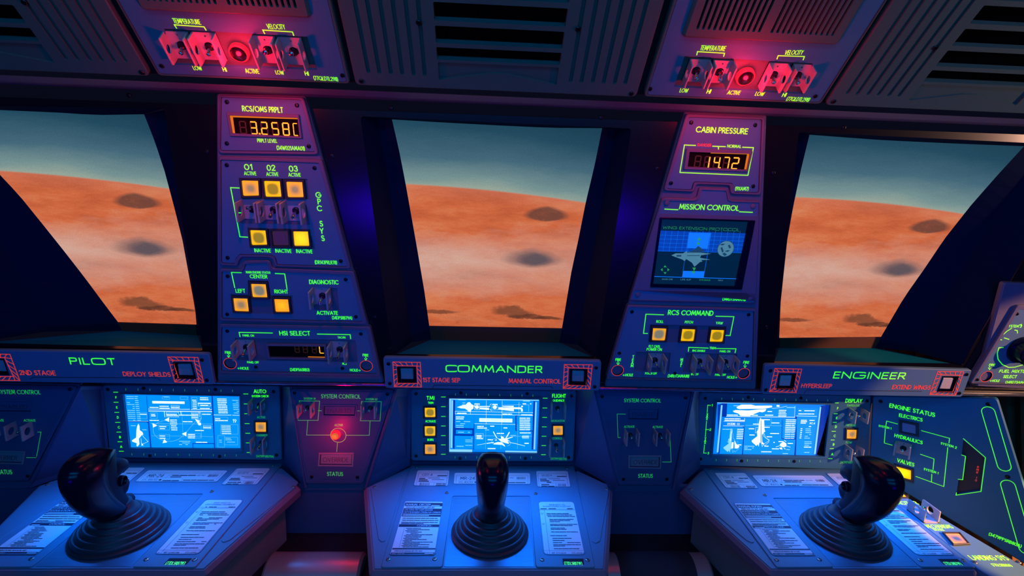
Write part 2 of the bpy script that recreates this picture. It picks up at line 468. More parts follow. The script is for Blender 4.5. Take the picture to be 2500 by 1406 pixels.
# ------------------------------------------------------------------ fittings
def screw(fr, parent, x, y, n=0., r=.0042, m='screw_metal'):
    u, v = fr.px(x, y, n); mb = Mb()
    mb.lathe([(0, n - .001), (r, n - .001), (r, n + .0008), (r * .82, n + .0020), (r * .50, n + .0024), (r * .42, n + .0008), (0, n + .0008)], u, v, 14)
    return mb.obj('screw', m, parent)
def guard(fr, parent, xl, xr, yt, yb, lean=-1, d=.030, base=-.005, t=.0032, lateral=0., name='switch_guard'):
    ym = (yt + yb) / 2; xm = (xl + xr) / 2
    ul, ur = fr.px(xl, ym, d)[0], fr.px(xr, ym, d)[0]
    v1, v0 = fr.px(xm, yt, d)[1], fr.px(xm, yb, d)[1]
    return guard_uv(fr, parent, ul, ur, v0, v1, lean, d, base, t, lateral, name)
def guard_uv(fr, parent, ul, ur, v0, v1, lean=-1, d=.030, base=-.005, t=.0032, lateral=0., name='switch_guard'):
    mb = Mb(); h = v1 - v0; vm = (v0 + v1) / 2
    mb.prism(rect(ul - t / 2, v0, ur + t / 2, v1), base, base + .0028, 0, [circ((ul + ur) / 2, vm, min(.008, h * .22), 16), circ((ul + ur) / 2, v1 - h * .13, .0016, 8)])
    for u in (ul, ur):
        c = .0022
        fl = [(v0, base), (v1, base), (v1, d - c * .6), (v1 - c * .6, d), (v0 + c * .6, d), (v0, d - c * .6)]
        mb.T = lambda a, b, k, u=u: (u + k, a, b)
        mb.prism(fl, -t / 2, t / 2, .0005, [circ(vm, (d + base) / 2 + .002, min(h * .26, (d - base) * .31), 20)])
        mb.T = None
    g = mb.obj(name, 'guard_metal', parent)
    um = (ul + ur) / 2
    nb = Mb(); nb.lathe([(0, base + .001), (.0068, base + .001), (.0068, base + .0046), (.0050, base + .0056), (.0050, base + .0090), (0, base + .0090)], um, vm, 12)
    nb.obj('switch_bushing', 'screw_metal', g)
    lv = Mb(); L = d * .80; dv = lean * L * .42; du = lateral * L * .4
    p0 = Vector((um, vm, base + .006)); p1 = Vector((um + du, vm + dv, base + .006 + L * .86))
    ts = (0, .3, .6, .85, .94, 1.0); rs = (.0022, .0028, .0034, .0039, .0034, .0014)
    lv.tube([p0.lerp(p1, q) for q in ts], list(rs), 12); lv.obj('toggle_lever', 'lever_chrome', g)
    return g
def button(fr, parent, q, lens='lens_soft', grow=.0045, name='push_button', n1=.004):
    P = ccw([fr.px(x, y, .002) for x, y in q]); lp = fillet(P, .002, 2)
    mb = Mb(); mb.prism(inset(P, -grow), -.006, n1, .0008, [inset(P, -.0008)])
    mb.flat([inset(P, -grow * .9)], -.0055)
    h = mb.obj(name, 'well_dark', parent)
    lb = Mb(); lb.prism(lp, -.0052, .0022, .0010); lb.obj('button_lens', lens, h)
    return h
SEG = {'0': 'abcdef', '1': 'bc', '2': 'abged', '3': 'abgcd', '4': 'fgbc', '5': 'afgcd', '7': 'abc', '8': 'abcdefg', 'L': 'def', 'C': 'adef', 'H': 'bcefg', 'l': 'ef'}
def digit_into(mb, cells, u, v, w, h, t, n):
    a, b, c = v + h, v + h / 2, v; g = t * .6
    S = dict(a=((u + g, a), (u + w - g, a)), g=((u + g, b), (u + w - g, b)), d=((u + g, c), (u + w - g, c)),
             f=((u, a - g), (u, b + g)), e=((u, b - g), (u, c + g)), b=((u + w, a - g), (u + w, b + g)), c=((u + w, b - g), (u + w, c + g)))
    for k in cells: mb.stroke(S[k], t, n)
def readout(fr, parent, bezel, win, digits, ghosts=(), dot=None, glow=(), tall=None):
    """window with seven-segment digits; digits = (char, x, y, w px, h px) of each cell's lower left corner"""
    bz = ccw([fr.px(*q) for q in bezel]); wn = ccw([fr.px(*q) for q in win])
    mb = Mb(); mb.prism(fillet(bz, .002, 2), -.002, .0045, .001, [wn]); b = mb.obj('readout_bezel', 'tray_paint', parent)
    g = Mb(); g.flat([inset(wn, -.002)], -.0008); g.obj('readout_window', 'readout_glass', b)
    for nm, dl, m in (('lit_digits', digits, 'digit_amber'), ('unlit_digits', ghosts, 'digit_unlit')):
        if not dl: continue
        d = Mb(); n = -.0003 if nm[0] == 'l' else -.0006
        for ch, x, y, w, h in dl:
            u0, v0 = fr.px(x, y); u1 = fr.px(x + w, y)[0]; v1 = fr.px(x, y - h)[1]
            digit_into(d, SEG[ch], u0, v0, u1 - u0, v1 - v0, (u1 - u0) * .23, n)
        if dot and nm[0] == 'l':
            u0, v0 = fr.px(*dot); d.flat([rect(u0 - .0016, v0 - .0012, u0 + .0016, v0 + .0020)], n)
        d.obj(nm, m, b)
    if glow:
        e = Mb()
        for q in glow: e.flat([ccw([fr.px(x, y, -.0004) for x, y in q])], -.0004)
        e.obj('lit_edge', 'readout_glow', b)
    return b
def panel(base, name, label, cat, outer, face, screws=(), txt=(), red=(), lines=(), guards=(), btns=(), wells=(), dimtxt=(), group=None,
          fm='face_paint', tm='tray_paint', rad=.007, sn=0., smat='screw_metal', rim=.003, lw=.0019, arrows=(), holes=(), origin=None, depth=.012, floorm=None, wt=.19):
    cx = sum(q[0] for q in outer) / len(outer); cy = sum(q[1] for q in outer) / len(outer)
    fr = base.at(*(origin or (cx, cy)))
    t = thing(fr, name, label, cat, group)
    O = fillet([fr.px(x, y, rim) for x, y in outer], rad); Fc = fillet([fr.px(x, y) for x, y in face], rad * .7)
    mb = Mb(); mb.prism(O, -depth, rim, .0015, [Fc]); mb.flat([inset(ccw(Fc), -.001)], -.0062)
    mb.obj('tray', tm, t)
    wl = [ccw([fr.px(x, y) for x, y in w]) for w in wells] + [circ(*fr.px(x, y), r, 24) for x, y, r in holes]
    fb = Mb(); fb.prism(inset(ccw(Fc), .0008), -.006, 0, .0005, wl); fb.obj('face_plate', fm, t)
    if floorm and wells:
        wf = Mb()
        for w in wl: wf.flat([ccw(w)], -.0058)
        wf.obj('well_floor', floorm, t)
    for x, y in screws: screw(fr, t, x, y, sn, m=smat)
    ink = Ink(fr, split=True)
    for q in txt: ink.t(*q, weight=wt)
    for q in lines: ink.l(q, lw)
    for x, y in arrows:
        ink.l([(x, y - 5), (x, y - 2)], .0015); ink.l([(x - 3, y - 1), (x, y + 3), (x + 3, y - 1)], .0015)
    ink.obj('lettering', 'ink_green', t)
    if dimtxt:
        ink = Ink(fr, split=True)
        for q in dimtxt: ink.t(*q, weight=wt)
        ink.obj('faint_lettering', 'ink_green_dim', t)
    if red:
        ink = Ink(fr, split=True)
        for q in red: ink.t(*q, weight=wt)
        ink.obj('warning_lettering', 'ink_red', t)
    for x, y, r in holes:
        u, v = fr.px(x, y); k = Mb(); k.lathe([(0, -.0059), (r * .98, -.0059), (r * .98, 0)], u, v, 24); k.obj('port_hole', 'hole_black', t)
        k = Mb(); k.stroke(circ(u, v, r * 1.05, 28), .0016, .0004, True); k.obj('port_ring', 'ink_red', t)
    for g in guards: guard(fr, t, *g)
    for q, l in btns: button(fr, t, q, l)
    return t, fr

# ================================================================== THE SETTING
fl = Mb(); fl.box(-2.2, -1.6, -.05, 2.4, 2.0, 0); struct('floor', fl, 'carpet')

# window wall: one dark plate with three openings
OPEN = {1: [(-262, 256), (401, 264), (495, 856), (-92, 842)],
        2: [(880, 284), (1541, 314), (1455, 876), (958, 870)],
        3: [(1950, 322), (2660, 356), (2349, 893), (1890, 888)]}
PN = -.014
def film_depth(v):
    k = min(max((v - .07) / .47, 0), 1)          # 0 at the sill, 1 at the head of the window
    return .125 - .085 * k + .030 * 4 * k * (1 - k)
def film_hit(x, y):
    n = -.1
    for _ in range(12):
        u, v = WALL.px(x, y, n); n = -film_depth(v)
    return (u, v, n)
def resample(pl, m):
    L = [0]
    for i in range(1, len(pl)): L.append(L[-1] + math.dist(pl[i - 1], pl[i]))
    out = []
    for k in range(m + 1):
        d = L[-1] * k / m; i = max(j for j in range(len(L)) if L[j] <= d + 1e-9); i = min(i, len(pl) - 2)
        s = (d - L[i]) / (L[i + 1] - L[i]); out.append((pl[i][0] + (pl[i + 1][0] - pl[i][0]) * s, pl[i][1] + (pl[i + 1][1] - pl[i][1]) * s))
    return out
FILM = {1: dict(l=[(-150, 262), (-70, 345), (0, 427), (46, 475.6), (97, 538.5), (155, 611), (208, 679), (256, 744), (288, 786)],
                t=[(-150, 262), (0, 268.7), (145, 275), (232, 281), (351, 279)],
                r=[(351, 279), (377, 345), (401, 417.6), (425.5, 509.5), (445, 587), (459, 664), (476, 756), (479, 792)],
                s=[(300, 807), (481, 818)]),
        2: dict(l=[(957, 291.6), (975, 370), (990, 447), (1015, 587), (1036, 710), (1048, 795)],
                t=[(957, 291.6), (1080, 299), (1212, 306), (1340, 312), (1470, 313)],
                r=[(1470, 313), (1452, 402), (1430, 494), (1412, 585), (1395, 663), (1372, 801)],
                s=[(1052.5, 829), (1365, 836)]),
        3: dict(l=[(1977, 329), (1956.7, 412), (1937, 505), (1919, 606), (1908, 699), (1903, 824.5)],
                t=[(1977, 329), (2151, 342), (2320, 350), (2500, 357)],
                r=[(2500, 357), (2433, 430), (2371, 500.5), (2305, 584), (2261, 650), (2208, 725), (2151, 822)],
                s=[(1901.6, 849), (2135, 849)])}
WHO = {1: 'pilot', 2: 'commander', 3: 'engineer'}
WC = {}
for k in (1, 2, 3): WC[k] = sum(WALL.px(x, y)[0] for x, y in OPEN[k]) / 4
wb = Mb()
wo = [WALL.px(x, y, PN) for x, y in ((-420, 222), (2760, 338), (2760, 966), (-420, 918))]
ho = {k: fillet([WALL.px(x, y, PN) for x, y in OPEN[k]], .006, 3) for k in OPEN}
wb.prism(wo, PN - .012, PN, 0, [ho[k] for k in ho]); WALLOBJ = struct('wall_front', wb, 'black_plate', WALL)
for x, y in ((505, 370), (811, 381), (955, 264), (1467, 287), (915, 775), (315, 233), (1604, 412), (1888, 422), (1872, 798), (2060, 311), (1517, 782)):
    screw(WALL, WALLOBJ, x, y, PN, .0046)
MR = 18
def film_mat():
    m = bpy.data.materials.new('planet_print'); m.use_nodes = True; nt = m.node_tree; N = nt.nodes; L = nt.links; b = N['Principled BSDF']
    def math_(op, a, c=None, d=None, clamp=False):
        q = N.new('ShaderNodeMath'); q.operation = op; q.use_clamp = clamp
        for i, w in enumerate((a, c, d)):
            if w is None: continue
            if isinstance(w, (int, float)): q.inputs[i].default_value = w
            else: L.new(w, q.inputs[i])
        return q.outputs[0]
    def ramp(f, els):
        q = N.new('ShaderNodeValToRGB'); L.new(f, q.inputs[0]); e = q.color_ramp.elements
        while len(e) < len(els): e.new(.5)
        for i, (p, c) in enumerate(els): e[i].position = p; e[i].color = (*c, 1)
        return q.outputs[0]
    def mix(f, a, c):
        q = N.new('ShaderNodeMix'); q.data_type = 'RGBA'
        for i, w in ((0, f), (6, a), (7, c)):
            if isinstance(w, tuple): q.inputs[i].default_value = (*w, 1)
            elif isinstance(w, (int, float)): q.inputs[i].default_value = w
            else: L.new(w, q.inputs[i])
        return q.outputs[2]
    uv = N.new('ShaderNodeUVMap'); sp = N.new('ShaderNodeSeparateXYZ'); L.new(uv.outputs[0], sp.inputs[0]); S, T = sp.outputs[0], sp.outputs[1]
    def noise(sc, sx, sy, det=4, seed=0):
        mp = N.new('ShaderNodeMapping'); mp.inputs['Scale'].default_value = (sx, sy, 1); mp.inputs['Location'].default_value = (seed, seed * .7, 0)
        mp.inputs['Rotation'].default_value = (0, 0, R(-8))
        L.new(uv.outputs[0], mp.inputs[0]); q = N.new('ShaderNodeTexNoise'); q.inputs['Scale'].default_value = sc; q.inputs['Detail'].default_value = det
        q.inputs['Roughness'].default_value = .70
        L.new(mp.outputs[0], q.inputs['Vector']); return q.outputs['Fac']
    # horizon height
    hz = math_('ADD', HZ[0], math_('ADD', math_('MULTIPLY', S, HZ[1]), math_('MULTIPLY', math_('MULTIPLY', S, S), HZ[2])))
    n1 = noise(3.2, 1, 3.6, 8, 3)
    h = math_('SUBTRACT', T, hz)
    grain = N.new('ShaderNodeTexNoise'); grain.inputs['Scale'].default_value = 420; L.new(uv.outputs[0], grain.inputs['Vector'])
    sky = ramp(math_('ADD', math_('MULTIPLY', h, 4.4), math_('MULTIPLY', math_('SUBTRACT', n1, .5), .22)),
               [(0, srgb(152, 168, 155)), (.10, srgb(118, 147, 148)), (.30, srgb(70, 107, 124)), (.55, srgb(34, 75, 96)), (.85, srgb(20, 56, 76))])
    g = math_('MULTIPLY', h, -1)
    base = ramp(n1, [(.32, srgb(178, 80, 48)), (.5, srgb(210, 106, 66)), (.68, srgb(222, 138, 95))])
    n2 = noise(2.6, 1, 2.0, 6, 9); n3 = noise(5.5, 1, 2.6, 6, 31)
    gw = math_('ADD', math_('ADD', g, math_('MULTIPLY', S, .10)), math_('MULTIPLY', math_('SUBTRACT', n2, .5), .20))
    cl = math_('SUBTRACT', 1, math_('MULTIPLY', math_('ABSOLUTE', math_('SUBTRACT', gw, .178)), 10.5), clamp=True)
    cl = math_('MULTIPLY', math_('POWER', cl, .8), math_('ADD', .25, math_('MULTIPLY', n3, 1.15)), clamp=True)
    left = math_('SUBTRACT', .78, math_('MULTIPLY', S, 1.1), clamp=True)
    ground = mix(math_('MULTIPLY', cl, left), base, srgb(214, 178, 164))
    top = math_('SUBTRACT', 1, math_('MULTIPLY', g, 28), clamp=True)
    ground = mix(math_('MULTIPLY', top, .5), ground, srgb(205, 120, 95))
    def blob(s0, t0, ra, rb, amt, col, sharp=2.2, nz=.5, seed=1):
        nonlocal ground
        wob = math_('MULTIPLY', math_('SUBTRACT', noise(9, 1, 1.8, 6, seed), .5), nz)
        dx = math_('DIVIDE', math_('SUBTRACT', S, s0), ra)
        dy = math_('ADD', math_('DIVIDE', math_('SUBTRACT', T, t0), rb), wob)
        dy = math_('MAXIMUM', dy, math_('MULTIPLY', dy, -1.7))      # domed above, flat below
        r2 = math_('ADD', math_('POWER', math_('ABSOLUTE', dx), 1.25), math_('MULTIPLY', dy, dy))
        tex = math_('ADD', .55, math_('MULTIPLY', noise(26, 1, 2.2, 4, seed + 2), .9))
        f = math_('MULTIPLY', math_('MULTIPLY', math_('SUBTRACT', 1, r2), sharp, clamp=True), tex, clamp=True)
        ground = mix(math_('MULTIPLY', f, amt), ground, col)
    for q in BLOBS: blob(*q)
    streak = noise(7, 1, 2.2, 6, 21)
    lo = math_('MULTIPLY', math_('SUBTRACT', g, .315), 14, clamp=True)
    band = math_('SUBTRACT', 1, math_('MULTIPLY', math_('ABSOLUTE', math_('SUBTRACT', streak, .5)), 16), clamp=True)
    ground = mix(math_('MULTIPLY', math_('MULTIPLY', lo, band), .55), ground, srgb(120, 62, 42))
    edge = math_('MULTIPLY', math_('ADD', h, .002), 260, clamp=True)
    colr = mix(edge, ground, sky)
    hsv = N.new('ShaderNodeHueSaturation'); L.new(colr, hsv.inputs['Color'])
    L.new(math_('ADD', .80, math_('MULTIPLY', grain.outputs['Fac'], .40)), hsv.inputs['Value'])
    L.new(hsv.outputs[0], b.inputs['Emission Color']); b.inputs['Emission Strength'].default_value = .95
    b.inputs['Base Color'].default_value = (.004, .004, .004, 1); b.inputs['Roughness'].default_value = .9; b.inputs['Specular IOR Level'].default_value = .05
    MATS['planet_print'] = m
def st(k, x, y):
    u, v, n = film_hit(x, y); return (u - WC[k], v)
pts = [st(k, *q) for k, q in ((2, (990, 449)), (2, (1210, 466)), (2, (1430, 495)))]
(s1, t1), (s2, t2), (s3, t3) = pts
c2 = ((t3 - t1) / (s3 - s1) - (t2 - t1) / (s2 - s1)) / (s3 - s2); c1 = (t2 - t1) / (s2 - s1) - c2 * (s1 + s2); HZ = (t1 - c1 * s1 - c2 * s1 * s1, c1, c2)
B1, B2, B3 = st(2, 1334, 520), st(2, 1300, 625), st(2, 1262, 765)
B4 = st(2, 1090, 765)
BLOBS = [(B1[0], B1[1] - .007, .056, .026, .85, srgb(96, 64, 56), 2.4, .35, 5), (B2[0], B2[1] - .012, .080, .036, .85, srgb(120, 96, 96), 1.5, .35, 7),
         (B2[0] + .006, B2[1] - .012, .050, .024, .7, srgb(74, 74, 86), 1.6, .5, 8),
         (B3[0] - .01, B3[1], .060, .020, .8, srgb(112, 66, 46), 2.0, 3.2, 11), (B3[0] + .03, B3[1] - .012, .060, .010, .8, srgb(92, 52, 38), 2.2, 3.4, 13), (B3[0] + .08, B3[1] - .014, .045, .008, .8, srgb(92, 52, 38), 2.0, 3., 17),
         (B4[0] - .02, B4[1] + .004, .06, .008, .75, srgb(98, 56, 42), 2.0, 3.2, 15)]
film_mat()
for k in (1, 2, 3):
    F = FILM[k]; fr = WALL
    Lp = [film_hit(*q) for q in resample(F['l'], MR)]; Rp = [film_hit(*q) for q in resample(F['r'], MR)]
    # sheet
    mb = Mb(); NC = 14; uvs = []
    for i in range(MR + 1):
        for j in range(NC + 1):
            s = j / NC; q = Vector(Lp[i]).lerp(Vector(Rp[i]), s)
            if i == 0:
                tp = resample(F['t'], NC)[j]; q = Vector(film_hit(*tp))
            mb.v.append(tuple(q)); uvs.append((q.x - WC[k], q.y))
    for i in range(MR):
        for j in range(NC):
            a = i * (NC + 1) + j; mb.f.append((a, a + NC + 1, a + NC + 2, a + 1))
    nfront = len(mb.v)
    mb.v += [(x, y, z - .004) for x, y, z in mb.v[:nfront]]
    mb.f += [tuple(i + nfront for i in f)[::-1] for f in list(mb.f)]
    bd = [j for j in range(NC + 1)] + [i * (NC + 1) + NC for i in range(1, MR + 1)] + [MR * (NC + 1) + j for j in range(NC - 1, -1, -1)] + [i * (NC + 1) for i in range(MR - 1, 0, -1)]
    for i in range(len(bd)):
        a, b2 = bd[i], bd[(i + 1) % len(bd)]; mb.f.append((a, b2, b2 + nfront, a + nfront))
    uvs += uvs
    o = mb.obj('planet_backdrop', 'planet_print'); o.matrix_world = WALL.mat()
    ul = o.data.uv_layers.new(name='UVMap')
    for lp in o.data.loops: ul.data[lp.index].uv = uvs[lp.vertex_index]
    o['label'] = {1: 'backlit picture of an orange planet under teal sky, in the window over the PILOT sign',
                  2: 'backlit picture of an orange planet under teal sky, in the window over the COMMANDER sign',
                  3: 'backlit picture of an orange planet under teal sky, in the window over the ENGINEER sign'}[k]
    o['category'] = 'picture'; o['group'] = 'planet pictures in the cockpit windows'
    sb = Mb(); a0, a1 = Lp[-1], Rp[-1]; c0, c1_ = film_hit(*F['s'][0]), film_hit(*F['s'][1])
    q = [a0, a1, c1_, c0]; zz = .006
    sb.add([(x, y, z + zz * .3) for x, y, z in q] + [(x, y, z - zz) for x, y, z in q], [(0, 3, 2, 1), (4, 5, 6, 7), (0, 1, 5, 4), (1, 2, 6, 5), (2, 3, 7, 6), (3, 0, 4, 7)])
    sb.obj('dark_margin', 'film_margin', o, label='dark brown margin under the picture')
    # reveal of the opening
    P4 = [Vector((*WALL.px(x, y, PN), PN - .002)) for x, y in OPEN[k]]
    TL, TR, BR, BL = P4
    we = bpy.data.objects.new('window_%d' % k, None); COL.objects.link(we); we.matrix_world = WALL.mat(); we['kind'] = 'structure'
    rv = Mb()
    fl_ = [Vector(q) for q in Lp] + [Vector(c0)]; fr_ = [Vector(q) for q in Rp] + [Vector(c1_)]
    def side(edge, A, B, flip, bow):
        k_ = len(edge); vs = []
        for i, q in enumerate(edge):
            s = i / (k_ - 1); w = A.lerp(B, s); md = w.lerp(q, .42) + Vector((0, 0, -.035 * bow))
            vs += [tuple(w), tuple(md), tuple(q + Vector((0, 0, -.001)))]
        fs = []
        for i in range(k_ - 1):
            for j in (0, 1):
                a = i * 3 + j; f = (a, a + 3, a + 4, a + 1); fs.append(f if flip else f[::-1])
        rv.add(vs, fs)
    side(fl_, TL, BL, True, 1); side(fr_, TR, BR, False, 1)
    tp = [Vector(film_hit(*q)) for q in resample(F['t'], 10)]
    rv.add([tuple(TL.lerp(TR, i / 10)) for i in range(11)] + [tuple(q) for q in tp], [(i, i + 1, i + 12, i + 11) for i in range(10)])
    rv.obj('window_reveal', 'black_reveal', we)
    sl = Mb(); lo = .004
    sl.add([tuple(BL), tuple(BR), tuple(fr_[-1]), tuple(fl_[-1])], [(0, 1, 2, 3)])
    sl.obj('window_sill', 'sill_paint', we)

# overhead slab and its lower lip
ov = Mb()
ov.prism([(-1.5, .0), (1.6, .0), (1.6, .62), (-1.5, .62)], -.03, -.014); struct('ceiling', ov, 'dark_void', OVER)
lp = Mb()
for i in range(40):
    x = -420 + i * 80; x2 = x + 80
    A, B, C, D = OVER.world(*OVER.px(x, 184 + x * .0428), -.001), OVER.world(*OVER.px(x2, 184 + x2 * .0428), -.001), WALL.hit(x2, 205 + x2 * .0416, -.012), WALL.hit(x, 205 + x * .0416, -.012)
    M1, M2 = A.lerp(D, .5) + Vector((0, -.004, -.003)), B.lerp(C, .5) + Vector((0, -.004, -.003))
    lp.add([tuple(q) for q in (A, B, M2, C, D, M1)], [(0, 1, 2, 5), (5, 2, 3, 4)])
struct('trim_1', lp, 'tray_paint')

# lower edge of the wall: bright lip, soffit, and the upright panels' backing
lip = Mb()
LB = [WALL.hit(x, 937 + (x - 700) * .0135, -.004) for x in (-420, 2760)]
yl, zl = (LB[0].y + LB[1].y) / 2, (LB[0].z + LB[1].z) / 2
lip.tube([(-1.35, yl, zl), (1.5, yl, zl)], .004, 10); struct('trim_2', lip, 'trim_metal')
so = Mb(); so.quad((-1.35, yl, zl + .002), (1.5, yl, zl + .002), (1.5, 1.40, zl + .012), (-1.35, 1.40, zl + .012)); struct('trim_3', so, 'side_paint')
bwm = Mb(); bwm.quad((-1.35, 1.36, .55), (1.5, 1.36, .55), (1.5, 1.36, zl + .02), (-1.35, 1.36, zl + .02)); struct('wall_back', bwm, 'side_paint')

# cheeks between the recessed screens and the tapered panels
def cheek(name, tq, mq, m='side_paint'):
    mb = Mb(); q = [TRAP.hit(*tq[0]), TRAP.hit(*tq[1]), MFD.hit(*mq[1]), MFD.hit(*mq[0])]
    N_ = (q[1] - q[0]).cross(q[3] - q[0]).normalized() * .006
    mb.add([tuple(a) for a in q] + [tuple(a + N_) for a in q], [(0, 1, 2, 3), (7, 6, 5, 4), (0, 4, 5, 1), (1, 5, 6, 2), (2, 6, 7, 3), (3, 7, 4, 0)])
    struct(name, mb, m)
cheek('wall_1', [(965, 946), (889, 1192)], [(1000, 946), (996, 1134)])
cheek('wall_2', [(1449, 950), (1506, 1194)], [(1408, 950), (1404, 1136)])
cheek('wall_3', [(706, 944), (744, 1192)], [(690, 944), (694, 1128)])
cheek('wall_4', [(1690, 952), (1641, 1196)], [(1702, 955), (1704, 1140)])
cheek('wall_5', [(193, 940), (67, 1188)], [(246, 940), (262, 1126)])
cp = Mb()
for pts_ in ([(707, 944), (964, 947), (888, 1196), (744, 1196)], [(1445, 948), (1692, 954), (1642, 1200), (1502, 1200)], [(-240, 930), (194, 938), (68, 1192), (-140, 1192)]):
    cp.prism([TRAP.px(x, y, -.008) for x, y in pts_], -.020, -.008)
struct('wall_middle', cp, 'trap_paint', TRAP)
# pockets between the desks: back board and shelf
SH = 1.5 - .902
for k, (xa, xb) in enumerate(((744, 888), (1502, 1642), (-260, 66))):
    mb = Mb(); u0, u1 = TRAP.px(xa, 1200)[0] - .10, TRAP.px(xb, 1200)[0] + .10
    mb.prism([(u0, SH - 1), (u1, SH - 1), (u1, TRAP.px(xa, 1192)[1]), (u0, TRAP.px(xa, 1192)[1])], -.024, -.012)
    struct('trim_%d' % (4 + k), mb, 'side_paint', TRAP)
sf = Mb(); sf.box(-1.3, .80, SH - .01, 1.3, 1.262, SH); struct('trim_7', sf, 'dark_void')
rw = Mb()
for i in range(9):
    rw.T = lambda a, b, c, i=i: (1.42 + c, .98 + i * .07 + a + b * .25, b)
    rw.prism(rect(0, .55, .035, 1.15), -.01, .01); rw.T = None
rw.T = lambda a, b, c: (1.45 + c, a, b); rw.prism(rect(1.2, .5, 1.80, 1.2), 0, .02); rw.T = None
struct('wall_right', rw, 'brown_slat')

# ================================================================== OVERHEAD
def vent():
    fr = OVER; t = thing(fr, 'vent_panel', 'dark ribbed ceiling vent with black louvers, midway between the red lamps', 'vent panel', 'ribbed vent panels overhead')
    P = fillet([(-.257, .004), (.257, .004), (.257, .46), (-.257, .46)], .010)
    gx = [OVER.px(x, y) for x, y in ((900, 178), (927, 180), (955, 181), (982.5, 182), (1010.6, 184), (1037.6, 185))]
    holes = []
    for u, v in gx:
        for s in (1, -1):
            holes.append(fillet(rect(s * u - .0034, v, s * u + .0034, .43), .0033, 4))
    lv = [(.0635, .0865), (.0945, .1245), (.1335, .1635), (.1725, .2025), (.2115, .2415)]
    slots = [fillet(rect(-.107, a, .107, b), .002, 2) for a, b in lv]
    chev = [(-.106, .058), (.106, .058), (.106, .0165 + .006), (.012, .041), (-.012, .041), (-.106, .0165 + .006)]
    mb = Mb(); mb.prism(P, -.012, 0, .0018, holes + slots + [fillet(chev, .002, 2)]); mb.obj('vent_plate', 'overhead_paint', t)
    gb = Mb()
    for h in holes: gb.flat([ccw(h)], -.0042)
    gb.flat([ccw(fillet(chev, .002, 2))], -.0042)
    gb.obj('groove_floor', 'overhead_paint', t)
    sb = Mb()
    for h in slots: sb.flat([ccw(h)], -.0118)
    sb.obj('louver_opening', 'hole_black', t)
    for x, y in ((882, 198), (1541.6, 228.6), (1022, 55), (1411, 71)):
        u, v = OVER.px(x, y); k = Mb(); k.lathe([(0, -.001), (.0048, -.001), (.0048, .0008), (.0038, .0020), (.0022, .0022), (.0020, .0006), (0, .0006)], u, v, 12); k.obj('screw', 'screw_metal', t)
    return t
def dup(root, label, off):
    r = root.copy(); COL.objects.link(r); r['label'] = label; r.matrix_world = Matrix.Translation(off) @ root.matrix_world
    for ch in list(root.children):
        c = ch.copy(); COL.objects.link(c); c.parent = r
        for g in list(ch.children):
            d = g.copy(); COL.objects.link(d); d.parent = c
    return r
v0 = vent()
dup(v0, 'dark ribbed ceiling vent running off the left edge of the photo', Vector((-.875, 0, 0)))
dup(v0, 'grey ribbed ceiling vent in the upper right corner, catching warm light', Vector((.875, 0, 0)))

def climate(label, outer, face, scr, well, guards, leans, lampc, txt, lines, gq, gl):
    t, fr = panel(OVER, 'climate_panel', label, 'control panel', outer, face, scr, txt, lines=lines, wells=[well], fm='overhead_blue', tm='overhead_paint', lw=.0017, rad=.008, rim=.0015, group='climate panels overhead', floorm='overhead_paint')
    for g, l in zip(guards, leans): guard(fr, t, *g, lean=l, d=.019, t=.0026)
    u, v = fr.px(*lampc, .004); r = .0125
    lb = Mb(); lb.lathe([(0, -.005), (r * 1.28, -.005), (r * 1.28, .003), (r * 1.15, .0045), (r * .9, .004), (0, .004)], u, v, 28)
    L = lb.obj('indicator_lamp', 'lamp_red', t, label='glowing red indicator lamp')
    cb = Mb(); cb.lathe([(r * 1.1, .0038), (r * 1.06, .0056), (r * .75, .0082), (0, .0092)], u, v, 28); cb.obj('lamp_lens', 'lamp_core', L)
    # grille
    U0, V0, U1 = gq
    gb = Mb(); slots = []
    for u_ in gl: slots.append(fillet(rect(u_ - .0022, V0 + .0165, u_ + .0022, V0 + .20), .002, 3))
    gb.prism(fillet(rect(U0, V0, U1, V0 + .22), .008), 0, .0065, .004, slots); gb.obj('speaker_grille', 'overhead_paint', t)
    sb = Mb()
    for h in slots: sb.flat([ccw(h)], .0008)
    sb.obj('grille_slots', 'hole_black', t)
    p = fr.world(u, v - .01, .10)
    lamp('red_indicator_glow', 'POINT', p, .85, (1, .0, .015), None, .012)
    lamp('red_ring_glow', 'POINT', fr.world(u, v, .024), .34, (1, .01, .05), None, .010)
    return t, fr
def gqs(base, outer, bl, br, pts, tops=None):
    cx = sum(q[0] for q in outer) / 4; cy = sum(q[1] for q in outer) / 4; fr = base.at(cx, cy)
    a, b = fr.px(*bl), fr.px(*br); return (a[0], (a[1] + b[1]) / 2, b[0]), [fr.px(*q)[0] for q in pts]
def quad_from(base, uv): # photo positions of points given in a frame
    out = []
    for u, v in uv:
        d = W2C.transposed() @ (base.world(u, v) - EYE); out.append((CX + FPX * d.x / d.z, CY + FPX * d.y / d.z))
    return out
CL = [(-.603, .006), (-.267, .006), (-.267, .40), (-.603, .40)]
CLf = [(-.599, .010), (-.271, .010), (-.271, .396), (-.599, .396)]
ou, fc = quad_from(OVER, CL), quad_from(OVER, CLf)
def span(a, b, n): return [a + (b - a) * i / (n - 1) for i in range(n)]
gq = gqs(OVER, ou, (349, 22), (762, 40), [])
gq = gq[0]
wG = gq[2] - gq[0]
gl = [gq[0] + wG * f for f in span(.075, .46, 12) + span(.54, .925, 12)]
